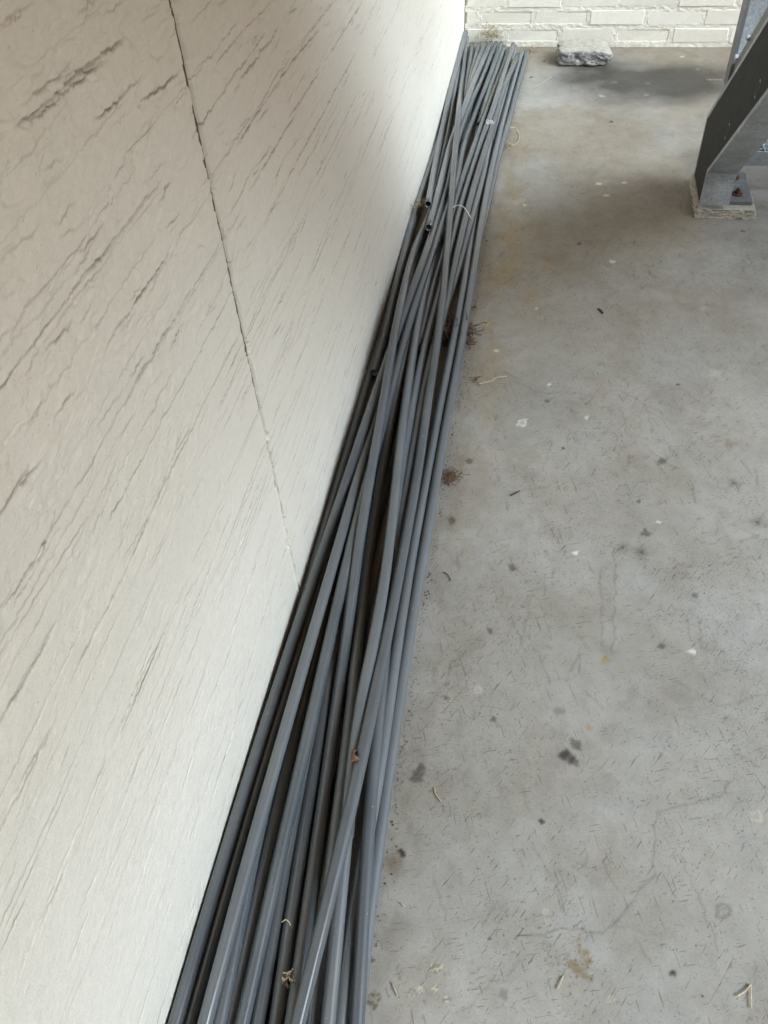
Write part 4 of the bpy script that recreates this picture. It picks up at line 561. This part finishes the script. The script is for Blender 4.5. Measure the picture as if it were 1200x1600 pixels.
clump('plant_tuft',(DEB['brown1'][0],DEB['brown1'][1],0),.022,60,'reddish brown tuft of dry rootlets beside the pipes at mid pile','plant litter',('leaf','leaf'),.8,5,.0006)
for i,p in enumerate(DEB['brown2'][:4]):
    leaf('dry_leaf',(p[0],p[1],.001),(.012,.008,.009,.007)[i],('largest curled brown leaf scrap at the pipe edge beside the short straw','small leaf scrap second from the largest along the pipe edge','dark red brown leaf scrap third along the pipe edge','furthest tiny leaf scrap along the pipe edge')[i],(.2,.3,i*1.3),i)
clump('plant_tuft',(DEB['brown2'][1][0]-.004,DEB['brown2'][1][1]-.03,0),.018,34,'greenish straw litter between the leaf scraps at the pipe edge','plant litter',('straw','leaf'),.6,7)
SL=['short bent straw on the concrete right of the leaf scraps','thin curved straw on the concrete near the bottom of the pile','straw sliver beside the pipes at the bottom edge','short straw near the brown ring stain','left blade of the bent straw in the lower right corner','right blade of the bent straw in the lower right corner','long straight straw on the floor before the paving stone','pale flat splinter on the dark stain','tiny straw crumb on the concrete near the bottom']
for p,lb in zip(DEB['straws'],SL): strand('straw',[(a,b,c-.002) for a,b,c in p],.0009,M['straw'],lb,'straw',group='loose straws on the concrete')
TL=['dark twig stub on the concrete right of the rootlets','dark curved seed husk on the open concrete','thin curved dark stem beside the pipes']
for p,lb in zip(DEB['twigs'],TL): strand('dark_twig',[(a,b,c-.002) for a,b,c in p],(.0017,.0024,.0009)[TL.index(lb)],M['dirt'],lb,'twig',group='dark bits on the concrete')
leaf('dry_leaf',LEAF,.024,'curled red brown leaf caught between the pipes near the bottom',(.5,1.1,1.35),3,.9)
clump('plant_tuft',TUFT,.0075,30,'small bristly brown tuft on the pipes at the bottom edge','plant litter',('leaf','straw'),.8,9)
strand('cable_tie',CTIE,.0013,M['tie'],'thin white cable tie bent over two pipes','cable tie',6)
clump('fluff',FLUFF,.010,80,'pale tuft of fluff stuck on a far pipe','fluff',('lint','lint'),1.,12)
strand('straw',PSTRAW,.0007,M['straw'],'small curved straw on the pipes at the bottom','straw',group='loose straws on the pipes')
clump('plant_tuft',(.026,2.275,.055),.022,26,'wisp of dry grass by the upper open pipe end at the wall','plant litter',('straw','leaf'),.7,14)
clump('grass_nest',(.115,3.715,.045),.05,90,'brown nest of dry grass behind the far pipe ends','plant litter',('straw','leaf'),1.3,15)
clump('plant_tuft',(.283,3.70,.0),.02,40,'golden dry tuft at the foot of the brick wall by the pipe ends','plant litter',('straw','leaf'),.9,16)
clump('dirt_pile',(.187,1.72,.0),.05,160,'dark dirt and leaf crumbs in the gap between the pipes','dirt',('dirt','leaf'),.5,17,.0009)
# loose sand, grit and crumbs: nobody could count them
_ey=[p[1] for p in PILE['P12']]; _ex=[max(a[0],0) for a in PILE['P12']]
def EDGE(r): return .258
def grains(name,n,fn,smin,smax,mat,label,cat):
    rg=random.Random(name); v=[];f=[]
    for i in range(n):
        x,y=fn(rg)
        if name in('crumbs','sand'): x=x-.258+float(np.interp(y,_ey,_ex))+PD*.5
        s_=rg.uniform(smin,smax)*(1 if rg.random()<.9 else 1.8); b0=len(v)
        for _ in range(4): v.append((x+rg.uniform(-1,1)*s_,y+rg.uniform(-1,1)*s_,rg.uniform(-.0006,s_*1.1)))
        f+=[(b0,b0+1,b0+2),(b0,b0+2,b0+3),(b0,b0+3,b0+1),(b0+1,b0+3,b0+2)]
    return tag(meshobj(name,v,f,M[mat]),label,cat,kind='stuff')
grains('sand',3800,lambda r:(.259+abs(r.gauss(0,.028 if r.random()<.8 else .07)),min(3.6,max(1.0,r.gauss(2.2,.5)))),.0005,.0012,'sand','tan sand drifted along the right edge of the pipes','sand')
grains('grit',1500,lambda r:(.262+r.random()**1.3*.75,.15+3.4*r.random()**1.3),.0004,.0013,'grit','fine grit and crumbs scattered on the concrete','grit')
grains('crumbs',1500,lambda r:(EDGE(r)+abs(r.gauss(0,.008)),r.uniform(.3,3.6)),.0006,.0018,'dirt','dark crumbs caught along the pipe edge','dirt')
